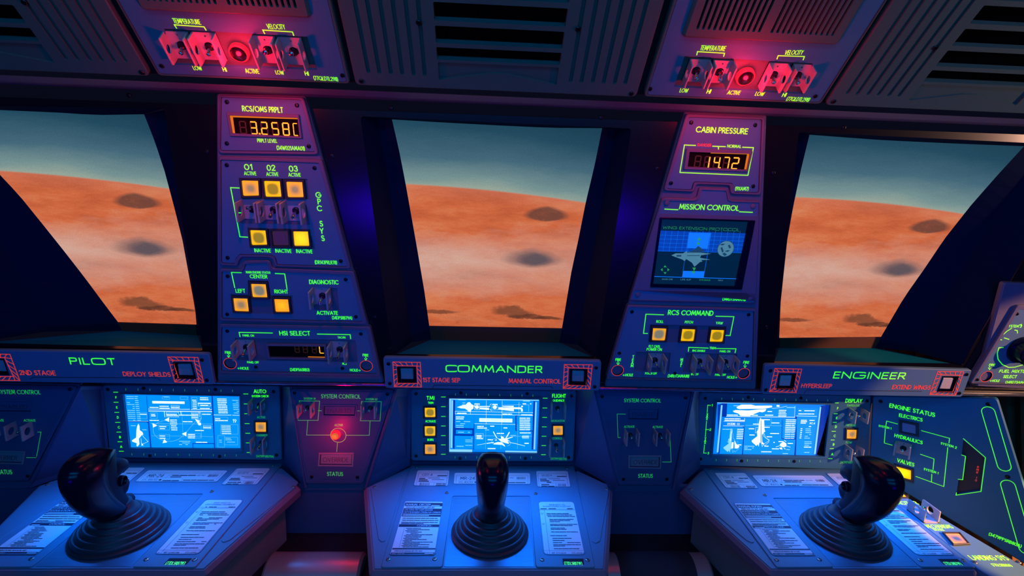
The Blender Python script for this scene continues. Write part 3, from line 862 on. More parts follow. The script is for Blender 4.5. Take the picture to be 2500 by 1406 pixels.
climate('overhead climate panel with blazing red lamp, above the RCS/OMS PRPLT gauge', ou, fc, [(395, 161), (836, 184)],
        [(400, 70), (750, 90), (775, 171), (420, 158)],
        [(406, 462, 96, 161), (475, 529, 98, 164), (621, 672, 107, 172), (684, 737, 110, 176)], (-1, -1, .9, .9), (582, 132),
        [('TEMPERATURE', 425.6, 56.4, 491, 59.6, 11), ('VELOCITY', 654, 70, 697, 71.4, 11), ('LOW', 474, 170.6, 494, 171.4, 9), ('HI', 546, 174, 554, 174.6, 9),
         ('ACTIVE', 601, 178, 633.6, 179.6, 10), ('LOW', 674.6, 181, 693.6, 182, 9), ('HI', 746, 183.6, 754, 184, 9), ('(77QLDTL298)', 767, 195, 826, 198, 9)],
        [[(431, 69), (425.6, 60.6), (498, 65.6), (503, 73.6)], [(646, 82), (641.6, 73.4), (714, 78), (717, 86.6)]], gq, gl)
CR = [(.271, .006), (.609, .006), (.609, .40), (.271, .40)]; CRf = [(.275, .010), (.605, .010), (.605, .396), (.275, .396)]
ou, fc = quad_from(OVER, CR), quad_from(OVER, CRf)
gq = gqs(OVER, ou, (1663, 88), (2043, 106), [])[0]; wG = gq[2] - gq[0]
gl = [gq[0] + wG * f for f in span(.075, .46, 12) + span(.54, .925, 12)]
climate('overhead climate panel with dim red lamp, above the CABIN PRESSURE gauge', ou, fc, [(1587, 217), (1990, 235)],
        [(1672, 137), (1985, 155), (1960, 230), (1645, 212)],
        [(1681, 1729, 163, 218), (1738, 1787, 166, 221), (1873, 1919, 172, 229), (1932, 1979, 175, 229)], (-1, -1, -1, -1), (1821, 191),
        [('TEMPERATURE', 1709, 122, 1769, 124, 11), ('VELOCITY', 1915, 133, 1958, 133, 10), ('LOW', 1659, 225, 1678, 225.7, 9), ('HI', 1725, 227.5, 1733, 228, 9),
         ('ACTIVE', 1775, 230, 1805, 231, 9), ('LOW', 1843, 233, 1863, 234, 9), ('HI', 1909, 236, 1917, 236, 9), ('(77QLDTL298)', 1918.6, 245.5, 1974, 248, 9)],
        [[(1701, 134), (1703, 126), (1769, 130), (1766.7, 137.5)], [(1897, 144), (1900, 136), (1964, 138), (1961, 146)]], gq, gl)

# ================================================================== COLUMNS
for pts_ in ([(528, 229), (744, 234), (938, 936), (530, 932)], [(1672, 272), (1873, 281), (1846, 952), (1476, 945)], [(2452, 690), (2720, 700), (2760, 966), (2384, 944)]):
    mb = Mb(); P = fillet([WALL.px(x, y, -.004) for x, y in pts_], .006)
    mb.prism(P, -.016, -.004, .003); struct('trim_%d' % (8 + (pts_[0][0] > 1000) + (pts_[0][0] > 2000)), mb, 'tray_paint', WALL)

t, fr = panel(WALL, 'gauge_panel', 'propellant gauge panel reading 3.2580, topmost on the left column', 'control panel',
    [(535, 232), (741, 238), (778, 378), (533, 375)], [(540, 236), (736, 243), (771, 371), (538, 368)],
    [(554, 249), (725, 257), (554, 350), (754, 357)],
    txt=[('RCS/OMS PRPLT', 592.6, 270.7, 690.6, 274.8, 12), ('PRPLT LEVEL', 629, 346.8, 676.5, 348.3, 8), ('(34W021AMA01)', 675.9, 365, 744.4, 367, 9)], wells=[[(555, 274), (730, 280), (738, 337), (565, 331)]])
readout(fr, t, [(554, 273), (731, 279.5), (739, 338), (564, 332)], [(560.7, 281), (728, 287), (733, 333), (568.5, 325)],
        [('3', 614, 326.5, 14, 29), ('2', 640, 327.5, 14, 29), ('5', 666.5, 328.5, 14, 29), ('8', 692.5, 329.5, 14, 29), ('C', 718, 330.5, 10, 29)],
        [('8', 588, 325.5, 14, 29), ('8', 614, 326.5, 14, 29), ('8', 640, 327.5, 14, 29), ('8', 666.5, 328.5, 14, 29)], (634, 327),
        [[(561.5, 282), (727, 288), (727.5, 291), (562, 286)], [(561, 282), (568, 282.5), (574, 325), (568.5, 324.6)]])

panel(WALL, 'computer_panel', 'GPC SYS panel with six square buttons and a row of three guarded switches', 'control panel',
    [(533, 382), (786, 391), (857, 657), (670, 651), (665, 634), (656, 629), (590, 628), (582, 637), (578, 650), (536, 648)],
    [(539, 389), (780, 397), (849, 651), (677, 646), (672, 628), (662, 623), (586, 621), (576, 632), (574, 643.6), (541, 642)],
    [(554, 403), (768, 410), (556, 629), (832, 637)],
    [('01', 598, 414, 616, 414, 12.5), ('02', 653, 416, 672, 416, 12.5), ('03', 707, 418, 726.6, 418, 12.5), ('ACTIVE', 596.7, 427, 625.5, 427.5, 8), ('ACTIVE', 651, 429, 679.6, 429.4, 8),
     ('ACTIVE', 705, 430.6, 734, 431, 8), ('INACTIVE', 622, 615, 661, 616, 8), ('INACTIVE', 673, 616, 711.5, 617, 8), ('INACTIVE', 724, 617, 762.6, 618, 8), ('(DR143PRLR78)', 769, 644, 823, 645, 8)]
    + [(c, x - 4, y + 6, x + 4, y + 6, 12) for c, x, y in (('G', 778, 476), ('P', 780, 492), ('C', 780.4, 508.6), ('S', 785, 546), ('Y', 786, 563.6), ('S', 789, 581.5))],
    lines=[[(584, 459), (563, 458), (585.7, 578), (604.5, 579)], [(581.7, 519.5), (593.6, 519.5)]],
    guards=[(577, 622, 496, 544, .9), (630, 676, 497, 546, -1), (686, 733, 498, 549, -1)],
    btns=[([(590, 441), (630, 442), (632, 477), (594, 478)], 'lens_soft'), ([(644.6, 442), (683, 443), (687, 480), (649, 480)], 'lens_olive'), ([(699, 444), (737.5, 445), (741, 481), (703, 481)], 'lens_soft'),
          ([(611, 562), (648, 563), (652, 597), (615, 598)], 'lens_olive'), ([(664, 564), (702, 564), (705, 599), (668, 599)], 'lens_violet'), ([(716, 565), (751.6, 565.5), (755, 600), (719, 600)], 'lens_full')],
    wells=[[(582.6, 434.4), (750, 436.6), (759.4, 486), (592, 486)], [(606, 558), (755, 560.5), (770, 608), (612, 604)], [(580, 497), (748, 500), (757, 548), (588, 545)]], floorm='well_dark')

panel(WALL, 'engine_panel', 'main engine status panel with three amber buttons beside a DIAGNOSTIC switch', 'control panel',
    [(535, 656), (588, 658), (592, 650), (593, 637), (658, 635.5), (664, 655), (863, 663), (896, 792), (534, 784)],
    [(542, 661), (593, 662), (598, 652), (599, 643), (654, 641), (661, 661), (856, 670), (885, 785), (542, 777)],
    [(556, 674), (844, 682), (555, 767), (869, 773)],
    [('MAIN ENGINE STATUS', 601, 667, 660, 668, 5), ('CENTER', 611, 678.5, 652.5, 679.4, 8), ('LEFT', 576.5, 714, 598.5, 714, 8), ('RIGHT', 671, 715.4, 703, 716, 8), ('DIAGNOSTIC', 756, 692.6, 826, 693.7, 9),
     ('ACTIVATE', 773.8, 767.7, 824.6, 768, 8), ('(34DPSRB79A)', 811, 779, 860, 779.8, 7)],
    lines=[[(589, 665.7), (565, 665), (573, 702)], [(672, 667.6), (695, 668.7), (700.5, 704.7)]],
    guards=[(755, 797.5, 715, 757, -1)],
    btns=[([(613, 693), (648.6, 694), (652.7, 725.6), (617, 725)], 'lens_grey'), ([(569.6, 728), (604, 729), (607.6, 760), (573.5, 759)], 'lens_soft'), ([(669.6, 730), (703, 731), (706.7, 761), (673, 761)], 'lens_amber')],
    wells=[[(563, 718), (606, 719), (605, 684), (655, 686), (661, 721), (713.5, 721.5), (718, 766.6), (573.5, 764)], [(762, 701), (823, 703), (829, 757), (767, 756)]], floorm='well_dark')

t, fr = panel(WALL, 'select_panel', 'HSI SELECT panel with dark readout between two guarded switches', 'control panel',
    [(535, 791), (903, 798), (930, 919), (534, 912)], [(541.6, 797), (896, 804), (920, 912), (540.5, 905.5)],
    [(555, 808), (881, 815), (625, 896), (836, 899)],
    [('HSI SELECT', 683.5, 818, 756.7, 818.5, 9.5), ('PANEL ON', 593, 821, 620, 821.6, 4.5), ('TACAN', 825, 826, 843, 826, 4.5), ('PANEL OFF', 604, 886.5, 632, 887, 4.5), ('MLS', 836, 890, 846, 890.6, 4.5),
     ('FIRE', 550, 863, 564, 863.8, 5.5), ('FIRE', 886, 869.5, 899, 870, 5.5), ('<-HOLE', 581, 901.6, 607, 902, 5.5), ('HOLE->', 855, 906, 880, 906.6, 5.5), ('(34DP56SRB3)', 708.5, 905.5, 755.6, 906, 6.5)],
    lines=[[(665, 813), (583.7, 811.4), (586, 821.7)], [(775, 815.5), (855, 817), (856, 827)]],
    guards=[(566, 607, 845.5, 883, -1), (800.5, 840, 849.7, 889.5, -1)], arrows=[(558, 869), (893, 876)], holes=[(562, 887, .0135), (894.5, 893, .0135)],
    wells=[[(573.5, 825), (868, 830), (873, 884), (580, 879)]], floorm='tray_paint')
readout(fr, t, [(650, 838), (797, 840), (801, 877), (655, 874)], [(655, 842.5), (792, 844), (795, 873.5), (660, 871)],
        [('L', 781, 862, 10, 17)], [('8', 763, 861.5, 10, 17), ('8', 741, 861, 10, 17), ('8', 721, 860.5, 10, 17)], None, [[(752, 870), (794, 871), (794.5, 873), (752, 872)]])

t, fr = panel(WALL, 'pressure_panel', 'CABIN PRESSURE panel reading 14.72, topmost on the right column', 'control panel',
    [(1676, 277), (1868, 286), (1859, 477), (1785, 474), (1782, 453), (1700, 450), (1695, 469), (1620, 466)],
    [(1681, 285), (1860, 291), (1852, 470), (1791, 470), (1788, 448), (1694, 444), (1688, 464), (1626, 461)],
    [(1687.6, 299), (1844, 305.5), (1638, 447), (1839, 454.6)],
    [('CABIN PRESSURE', 1699, 322, 1824, 327, 12.5), ('NORMAL', 1775.6, 359.7, 1808.7, 361, 6.5), ('(9XAM7)', 1794.5, 464, 1827, 465, 8)],
    [('DANGER', 1703, 356.7, 1735.6, 358, 6.5)],
    [[(1698, 355), (1671, 354), (1660, 421), (1826, 428), (1839.5, 360.5), (1813, 359.5)], [(1740, 357), (1771, 358)], [(1754, 358), (1754, 364)]], wells=[[(1676, 363), (1835.5, 369), (1823, 418), (1669, 412)]])
readout(fr, t, [(1675, 362), (1836.5, 368), (1824, 419), (1668, 413)], [(1682, 370), (1830, 375), (1822, 414), (1677, 406.6)],
        [('1', 1716, 409, 13, 27), ('4', 1741, 410, 13, 27), ('7', 1764, 411, 13, 27), ('2', 1786, 412, 14, 27)],
        [('8', 1695, 407.5, 13, 27), ('8', 1718, 409, 13, 27), ('8', 1741, 410, 13, 27), ('8', 1764, 411, 13, 27)], (1757.5, 410.5),
        [[(1824, 375.5), (1830, 375.7), (1822, 413.5), (1817, 413.3)], [(1735, 372.3), (1828, 375), (1828, 377), (1735, 374.4)]])

# mission control monitor panel
outer = [(1617, 483), (1693, 486), (1702, 481), (1708, 458), (1776, 461), (1780, 484), (1788, 489), (1856, 491), (1846, 741), (1537, 734)]
fr = WALL.at(1700, 600)
t = thing(fr, 'monitor_panel', 'MISSION CONTROL panel with small blue monitor showing a winged spacecraft', 'monitor panel')
mb = Mb(); O = fillet([fr.px(x, y, .003) for x, y in outer], .006)
strip_hi = [(1617, 489), (1696, 490), (1706, 484), (1712, 463), (1772, 465), (1776, 488), (1785, 492), (1852, 494), (1850, 529), (1606, 522)]
strip_lo = [(1547, 707), (1847, 714.6), (1843, 739), (1542, 731)]
bzl = [(1610.7, 530), (1844, 538), (1811, 707), (1587, 701)]
hp, lo_ = [fillet([fr.px(*q) for q in s], .003) for s in (strip_hi, strip_lo)]
mon = fillet([fr.px(x, y, .003) for x, y in bzl], .003)
mb.prism(O, -.010, .003, .0015, [hp, lo_, mon]); mb.obj('tray', 'tray_paint', t)
for sp_ in (hp, lo_):
    fb = Mb(); fb.prism(ccw(sp_), -.006, .0, .0); fb.obj('face_plate', 'face_paint', t)
mz = Mb(); mz.prism(ccw(mon), -.008, .005, .001, [ccw([fr.px(x, y, .003) for x, y in ((1616, 535), (1827, 541), (1794, 699), (1594, 693))])]); mo = mz.obj('monitor', 'black_gloss', t)
k = Ink(fr, .0005)
k.poly([(1612, 531), (1831, 537), (1797, 703), (1588, 697)]); k.obj('screen', 'monitor_dark', mo)
q = lambda x, y: (1540 + x / 5.02, 470 + y / 5.02)
k = Ink(fr, .0009); k.poly([q(345, 465), q(1425, 500), q(1375, 740), q(300, 720)]); k.obj('screen_field', 'monitor_blue', mo)
k = Ink(fr, .0012)
k.poly([q(715, 490), q(980, 495), q(940, 690), q(690, 680)]); k.poly([q(640, 960), q(905, 965), q(890, 1042), q(630, 1034)])
k.l([q(265, 1028), q(1302, 1057)], .0014)
for i in range(14): k.l([q(355 + i * 76, 470), q(355 + i * 76 - 38, 720)], .0005)
for i in range(5): k.l([q(340 - i * 8, 520 + i * 48), q(1415 - i * 10, 548 + i * 48)], .0005)
k.l([q(985, 495), q(890, 1045)], .0008); k.l([q(715, 490), q(640, 960)], .0006)
k.obj('screen_glow', 'monitor_bright', mo)
k = Ink(fr, .0015)
k.poly([q(497, 770), q(550, 745), q(640, 745), q(690, 715), q(690, 735), q(850, 735), q(985, 750), q(860, 770), q(850, 800), q(975, 822), q(860, 828), q(880, 845), q(850, 850), q(780, 910), q(750, 860), q(680, 815), q(660, 840), q(630, 820), q(560, 795)])
k.disc(*q(1163, 690), 20.5); k.obj('screen_picture', 'monitor_grey', mo)
k = Ink(fr, .0018)
k.poly([q(700, 735), q(790, 690), q(825, 655), q(855, 675), q(905, 725)]); k.poly([q(560, 765), q(620, 765), q(620, 785), q(560, 785)]); k.poly([q(690, 770), q(845, 768), q(845, 776), q(690, 778)])
k.circle(*q(1163, 690), 20, .0012)
for a, b, c, d in ((1090, 640, 1160, 630), (1100, 680, 1140, 720), (1150, 720, 1220, 710), (1190, 650, 1230, 670), (1120, 750, 1180, 760)): k.poly([q(a, b), q((a + c) / 2, b - 14), q(c, d), q((a + c) / 2, d + 18)])
k.obj('screen_shading', 'monitor_shade', mo)
k = Ink(fr, .0020)
k.t('WING EXTENSION PROTOCOL', *q(392, 443), *q(1325, 473), 6.2, .10, wide=True)
for dx, dy, a in ((0, -1, 0), (0, 1, 0), (-1, 0, 1), (1, 0, 1)):
    cx_, cy_ = 420 + dx * 40, 946 + dy * 40
    k.poly([q(cx_ + dx * 14, cy_ + dy * 14), q(cx_ - dx * 10 - (20 if not a else 0), cy_ - dy * 10 - (20 if a else 0)), q(cx_ - dx * 10 + (20 if not a else 0), cy_ - dy * 10 + (20 if a else 0))])
for cx_, cy_, s in ((838, 570, 1), (828, 620, 1), (776, 938, -1), (768, 980, -1)): k.poly([q(cx_, cy_ - 22 * s), q(cx_ + 22, cy_ + 18 * s), q(cx_ - 22, cy_ + 18 * s)])
k.t('SYS DIAG', *q(840, 1078), *q(972, 1082), 3.2, .16)
k.obj('screen_text', 'monitor_green', mo)
k = Ink(fr, .0020)
for s, a, b in (('MAIN DIR', 383, 511), ('LIFE SUP', 612, 735), ('NAV', 1072, 1128)): k.t(s, *q(a, 1062 + a * .02), *q(b, 1062 + b * .02), 3.2, .16)
k.obj('screen_legends', 'monitor_grey', mo)
k = Ink(fr, split=True); k.t('MISSION CONTROL', 1658.5, 510, 1803, 514, 11.5); k.l([(1623, 510.4), (1655, 512)]); k.l([(1805.5, 517), (1837, 518.4)]); k.t('(34RD73AMA78)', 1763.5, 733, 1820, 734.5, 7); k.obj('lettering', 'ink_green', t)
for x, y in ((1627.6, 495), (1838, 503), (1557, 719), (1830, 728)):
    u, v = fr.px(x, y); z = Mb(); z.lathe([(0, 0), (.0060, 0), (.0058, .002), (.004, .0036), (0, .0042)], u, v, 14); z.obj('domed_stud', 'tray_paint', t)

panel(WALL, 'command_panel', 'RCS COMMAND panel with three lit buttons and three guarded switches', 'control panel',
    [(1533, 745), (1847, 754.5), (1841, 933), (1480, 926)], [(1536, 749), (1840.6, 758), (1836, 929), (1486, 921)],
    [(1543, 761), (1827.5, 768), (1512, 862), (1824.5, 869), (1647.5, 911)],
    [('RCS COMMAND', 1631, 768, 1740, 770, 10.5), ('ROLL', 1602.5, 787.6, 1619, 788, 5.5), ('PITCH', 1672, 789, 1691, 789.4, 5.5), ('YAW', 1747.6, 791, 1763.7, 791.5, 5.5), ('FLT CNTL', 1584, 848, 1611.5, 848.8, 5.5),
     ('POWER ON', 1579, 855.4, 1615, 856.2, 5.5), ('TRIM', 1732, 852, 1747, 852.4, 5), ('RHC ENABLE', 1690.5, 858, 1721, 858.6, 4.3), ('PANEL ON', 1757, 859.6, 1782, 860, 4.3), ('FIRE', 1502.7, 880.5, 1515, 881, 5.5), ('FIRE', 1814.7, 887, 1828, 887.6, 5.5),
     ('<-HOLE', 1520.7, 918, 1544.5, 918, 5.5), ('HOLE->', 1775, 923.5, 1798.5, 924, 5.5), ('(34RD73AMA88)', 1630, 920.6, 1682, 921.4, 6.5), ('POWER OFF', 1575, 913.6, 1603, 914, 4.3), ('RHC OFF', 1687, 915.7, 1704.8, 916, 4.3), ('PANEL OFF', 1745.7, 917, 1771.4, 917.3, 4.3)]
    + [(c, x - 3, y + 3, x + 3, y + 3, 6) for c, x, y in (('T', 1545.7, 870.7), ('E', 1544.8, 878.6), ('A', 1543.6, 886), ('M', 1542.8, 893), ('M', 1664, 878), ('E', 1664, 885.4), ('T', 1661.8, 892.5))],
    lines=[[(1620, 768.6), (1577, 767), (1571, 813.8), (1581, 814)], [(1748, 772), (1791.8, 773), (1782.5, 819), (1772, 818.8)], [(1729, 849.8), (1681.6, 848), (1680.6, 857.6)], [(1749, 850.6), (1797, 851.4), (1794.5, 861)]],
    guards=[(1590, 1626, 878, 914, -.5), (1699.5, 1738, 880.5, 917, -.5), (1765, 1803, 882, 919, -.5)],
    btns=[([(1594.7, 801), (1626.6, 802), (1623, 831), (1592, 830)], 'lens_grey'), ([(1666, 803), (1697, 804), (1693, 832.6), (1662, 832)], 'lens_olive'), ([(1737, 805), (1767.8, 805.8), (1763.7, 834), (1732.6, 833.6)], 'lens_olive')],
    wells=[[(1587, 792), (1774, 796), (1767, 838), (1582, 834.7)], [(1553, 858.5), (1637.7, 861), (1632, 908), (1548, 906)], [(1673.7, 862), (1799.7, 864), (1793, 911), (1667, 908)]],
    arrows=[(1509, 887), (1819, 894)], holes=[(1507.6, 904, .0135), (1815.7, 911.6, .0135)], floorm='well_dark')

# fuel mixture panel, cut by the right edge of the photo
z3 = lambda x, y: (2300 + x / 4.685, 700 + y / 4.685)
t, fr = panel(WALL, 'fuel_panel', 'FUEL MIXTURE selector panel with big black dial at the right edge', 'control panel',
    [z3(860, 215), (2720, 752), (2740, 946), z3(320, 1110)], [z3(870, 250), (2712, 758), (2732, 940), z3(345, 1095)],
    [z3(855, 310), z3(400, 1062)],
    [('FUEL MIXTURE', *z3(652, 980), *z3(1010, 984), 6.5), ('SELECT', *z3(697, 1042), *z3(845, 1044), 6.5), ('<-HOLE', *z3(545, 1085), *z3(650, 1087), 5), ('(34RD73AMA79)', *z3(720, 1102), *z3(1000, 1105), 5), ('FIRE', *z3(535, 905), *z3(600, 906), 5), ('SYSTEM 2', *z3(737, 462), *z3(905, 466), 5.5)],
    lines=[[z3(795, 475), z3(740, 510), z3(690, 555), z3(650, 600), z3(682, 608)], [z3(700, 695), z3(650, 697), z3(632, 760), z3(640, 830), z3(690, 890), z3(760, 922), z3(830, 920), z3(935, 890)], [z3(880, 440), z3(908, 430), z3(905, 455)], [z3(832, 495), z3(860, 500), z3(862, 530)], [z3(712, 585), z3(765, 602)]],
    arrows=[(2416, 899)], holes=[(2408, 919, .014)])
u, v = fr.px(*z3(900, 715)); kb = Mb(); kb.lathe([(0, 0), (.034, 0), (.034, .006), (.026, .008), (.024, .024), (.021, .026), (0, .026)], u, v, 32); kn = kb.obj('selector_dial', 'black_gloss', t)
kb = Mb(); kb.box(u - .004, v - .03, .006, u + .004, v + .028, .032); kb.obj('dial_grip', 'black_gloss', kn)

# ================================================================== NAME BOARDS
def board(label, outer, txt, red, haz, scr, groove, lensm):
    cx = sum(q[0] for q in outer) / 4; cy = sum(q[1] for q in outer) / 4; fr = BOARD.at(cx, cy)
    t = thing(fr, 'name_board', label, 'sign board', 'crew name boards under the windows')
    P = fillet([fr.px(*q) for q in outer], .007)
    inn = [[fr.px(*q) for q in h[2]] for h in haz]
    wl = [inset(ccw(q), -.0075) for q in inn]
    mb = Mb(); mb.prism(P, -.010, 0, .002, wl); mb.obj('board_plate', 'face_paint', t)
    g = Mb(); g.stroke([fr.px(*q) for q in groove], .0016, .0004); g.obj('board_groove', 'well_dark', t)
    k = Ink(fr); k.t(*txt, weight=.17, wide=True); k.obj('lettering', 'ink_green', t)
    k = Ink(fr, split=True)
    for q in red: k.t(*q)
    k.obj('warning_lettering', 'ink_red', t)
    for (o, i, l), w, lm in zip(haz, wl, lensm):
        k = Ink(fr); k.l(o, .0020, True); k.l(i, .0020, True)
        for s in range(4):
            a, b, c, d = Vector(o[s]), Vector(o[(s + 1) % 4]), Vector(i[s]), Vector(i[(s + 1) % 4])
            up = s in (1, 2)
            for j in range(5):
                f, g_ = (j + .1) / 4.6, (j + .75) / 4.6
                if up: f, g_ = g_, f
                k.l([tuple(a.lerp(b, min(f, 1))), tuple(c.lerp(d, min(max((g_ - .1) * 1.1, 0), 1)))], .0019)
        hb = k.obj('hazard_border', 'ink_red', t)
        h = Mb(); h.prism(w, -.020, .001, .0006, [inset(ccw(w), .0022)]); h.flat([inset(ccw(w), .001)], -.0115)
        hs = h.obj('push_button', 'black_gloss', t)
        lb = Mb(); lb.prism(fillet([fr.px(*q) for q in l], .0015, 2), -.011, -.0035, .0012); lb.obj('button_lens', lm, hs)
    for x, y in scr: screw(fr, t, x, y, 0, .0046, 'screw_metal')
    return t
board('COMMANDER name board with red hatched button frames, under the middle window', [(935, 872.5), (1468.6, 881.6), (1464, 954.5), (940.5, 947.6)],
      ('COMMANDER', 1089, 907, 1322.5, 909.6, 15), [('1ST STAGE SEP', 1033.4, 932, 1122.6, 932.8, 9.5), ('MANUAL CONTROL', 1242.6, 934.4, 1368, 935.8, 9.5)],
      [([(959, 883.5), (1026, 884.6), (1029, 944.7), (963, 943.8)], [(969, 892.6), (1018, 893.5), (1020, 936), (971, 935.6)], [(977, 901.7), (1007.6, 902), (1009, 928), (978.5, 927.8)]),
       ([(1378, 890), (1446, 890.7), (1440, 949.5), (1375, 948)], [(1387, 898), (1436, 899), (1431, 941), (1385, 940)], [(1398, 907), (1427, 907.8), (1426, 934), (1397, 933)])],
      [(948.5, 888), (952, 936), (1455, 897.6), (1451.5, 944)], [(1056, 947), (1060, 940), (1345, 943), (1350, 948)], ['lens_off', 'lens_off'])
board('PILOT name board with red hatched button frames, under the left window', [(-60, 854.5), (510, 864), (523.6, 939), (-52, 932)],
      ('PILOT', 173, 888.4, 281.7, 890.3, 14.5), [('2ND STAGE', 49.6, 914.5, 136, 915.7, 10), ('DEPLOY SHIELDS', 302, 917.4, 416.4, 919, 9.5)],
      [([(-48, 863.5), (24, 865), (48.4, 929), (-24, 928)], [(-36, 872), (11, 873), (33, 919), (-15, 919)], [(-30, 882), (4, 882.5), (13, 909), (-20, 908)]),
       ([(409.4, 871.4), (483, 872.6), (497, 933.8), (427, 932.6)], [(421, 880), (474, 881), (485, 925), (436, 924)], [(431, 890.8), (462.4, 890.8), (470, 918.6), (435, 918)])],
      [(493, 878.7), (505, 928)], [(74, 925), (82, 920.5), (385, 922.5), (392, 929)], ['lens_off', 'lens_off'])
board('ENGINEER name board with red hatched button frames, under the right window', [(1867.7, 890), (2374.6, 903.6), (2349.5, 970), (1860, 961.6)],
      ('ENGINEER', 2034.6, 922.6, 2207.7, 925, 14.5), [('HYPERSLEEP', 1956, 945.8, 2028.8, 947, 9), ('EXTEND WINGS', 2177.4, 949, 2269.5, 950.6, 9)],
      [([(1892, 899.6), (1957.5, 901), (1943.5, 958), (1879, 956)], [(1900, 907.5), (1947, 908.5), (1936, 950), (1890, 949)], [(1908, 918.6), (1935.6, 918.6), (1931, 944.5), (1904, 944)]),
       ([(2289.6, 906.7), (2352.7, 907.5), (2333, 964.8), (2269.8, 963)], [(2297, 915), (2342, 916), (2326, 957), (2280, 956)], [(2306, 924.7), (2332, 925), (2323.6, 952), (2296, 951)])],
      [(1881, 905), (1869.6, 951.6), (2359.5, 914), (2341.6, 959.8)], [(1962, 961), (1970, 951.5), (2190, 954.5), (2250, 955)], ['lens_off_lit', 'lens_off_lit'])

# ================================================================== SCREENS
def mfd(label, outer, rimq, scr, draw, txt, dim, lines, guards, btns, screws, ticks_top, ticks_bot):
    cx = sum(q[0] for q in outer) / 4; cy = sum(q[1] for q in outer) / 4; fr = MFD.at(cx, cy)
    t = thing(fr, 'display_unit', label, 'display unit', 'flight display units')
    P = fillet([fr.px(*q) for q in outer], .009); S = ccw([fr.px(*q) for q in scr]); Rq = fillet([fr.px(*q) for q in rimq], .004)
    mb = Mb(); mb.prism(P, -.012, 0, .002, [S]); mb.obj('bezel', 'bezel_paint', t)
    rb = Mb(); rb.prism(Rq, -.001, .004, .0022, [S]); rb.obj('screen_rim', 'bezel_paint', t)
    sb = Mb(); sb.prism(inset(S, -.001), -.008, -.003); s = sb.obj('screen', 'screen_blue', t)
    draw(fr, s)
    k = Ink(fr, split=True)
    for q in txt: k.t(*q)
    for q in lines: k.l(q, .0016)
    k.obj('lettering', 'ink_green', t)
    k = Ink(fr, split=True)
    for q in dim: k.t(*q)
    for x, y in ticks_top + ticks_bot: k.l([(x, y - 2.2), (x, y + 2.2)], .0014)
    k.obj('faint_lettering', 'ink_green_dim', t)
    for g in guards: guard(fr, t, *g)
    for q, l in btns: button(fr, t, q, l)
    for x, y in screws: screw(fr, t, x, y, 0, .0046)
    return t
def sink(fr, n): return Ink(fr, n)

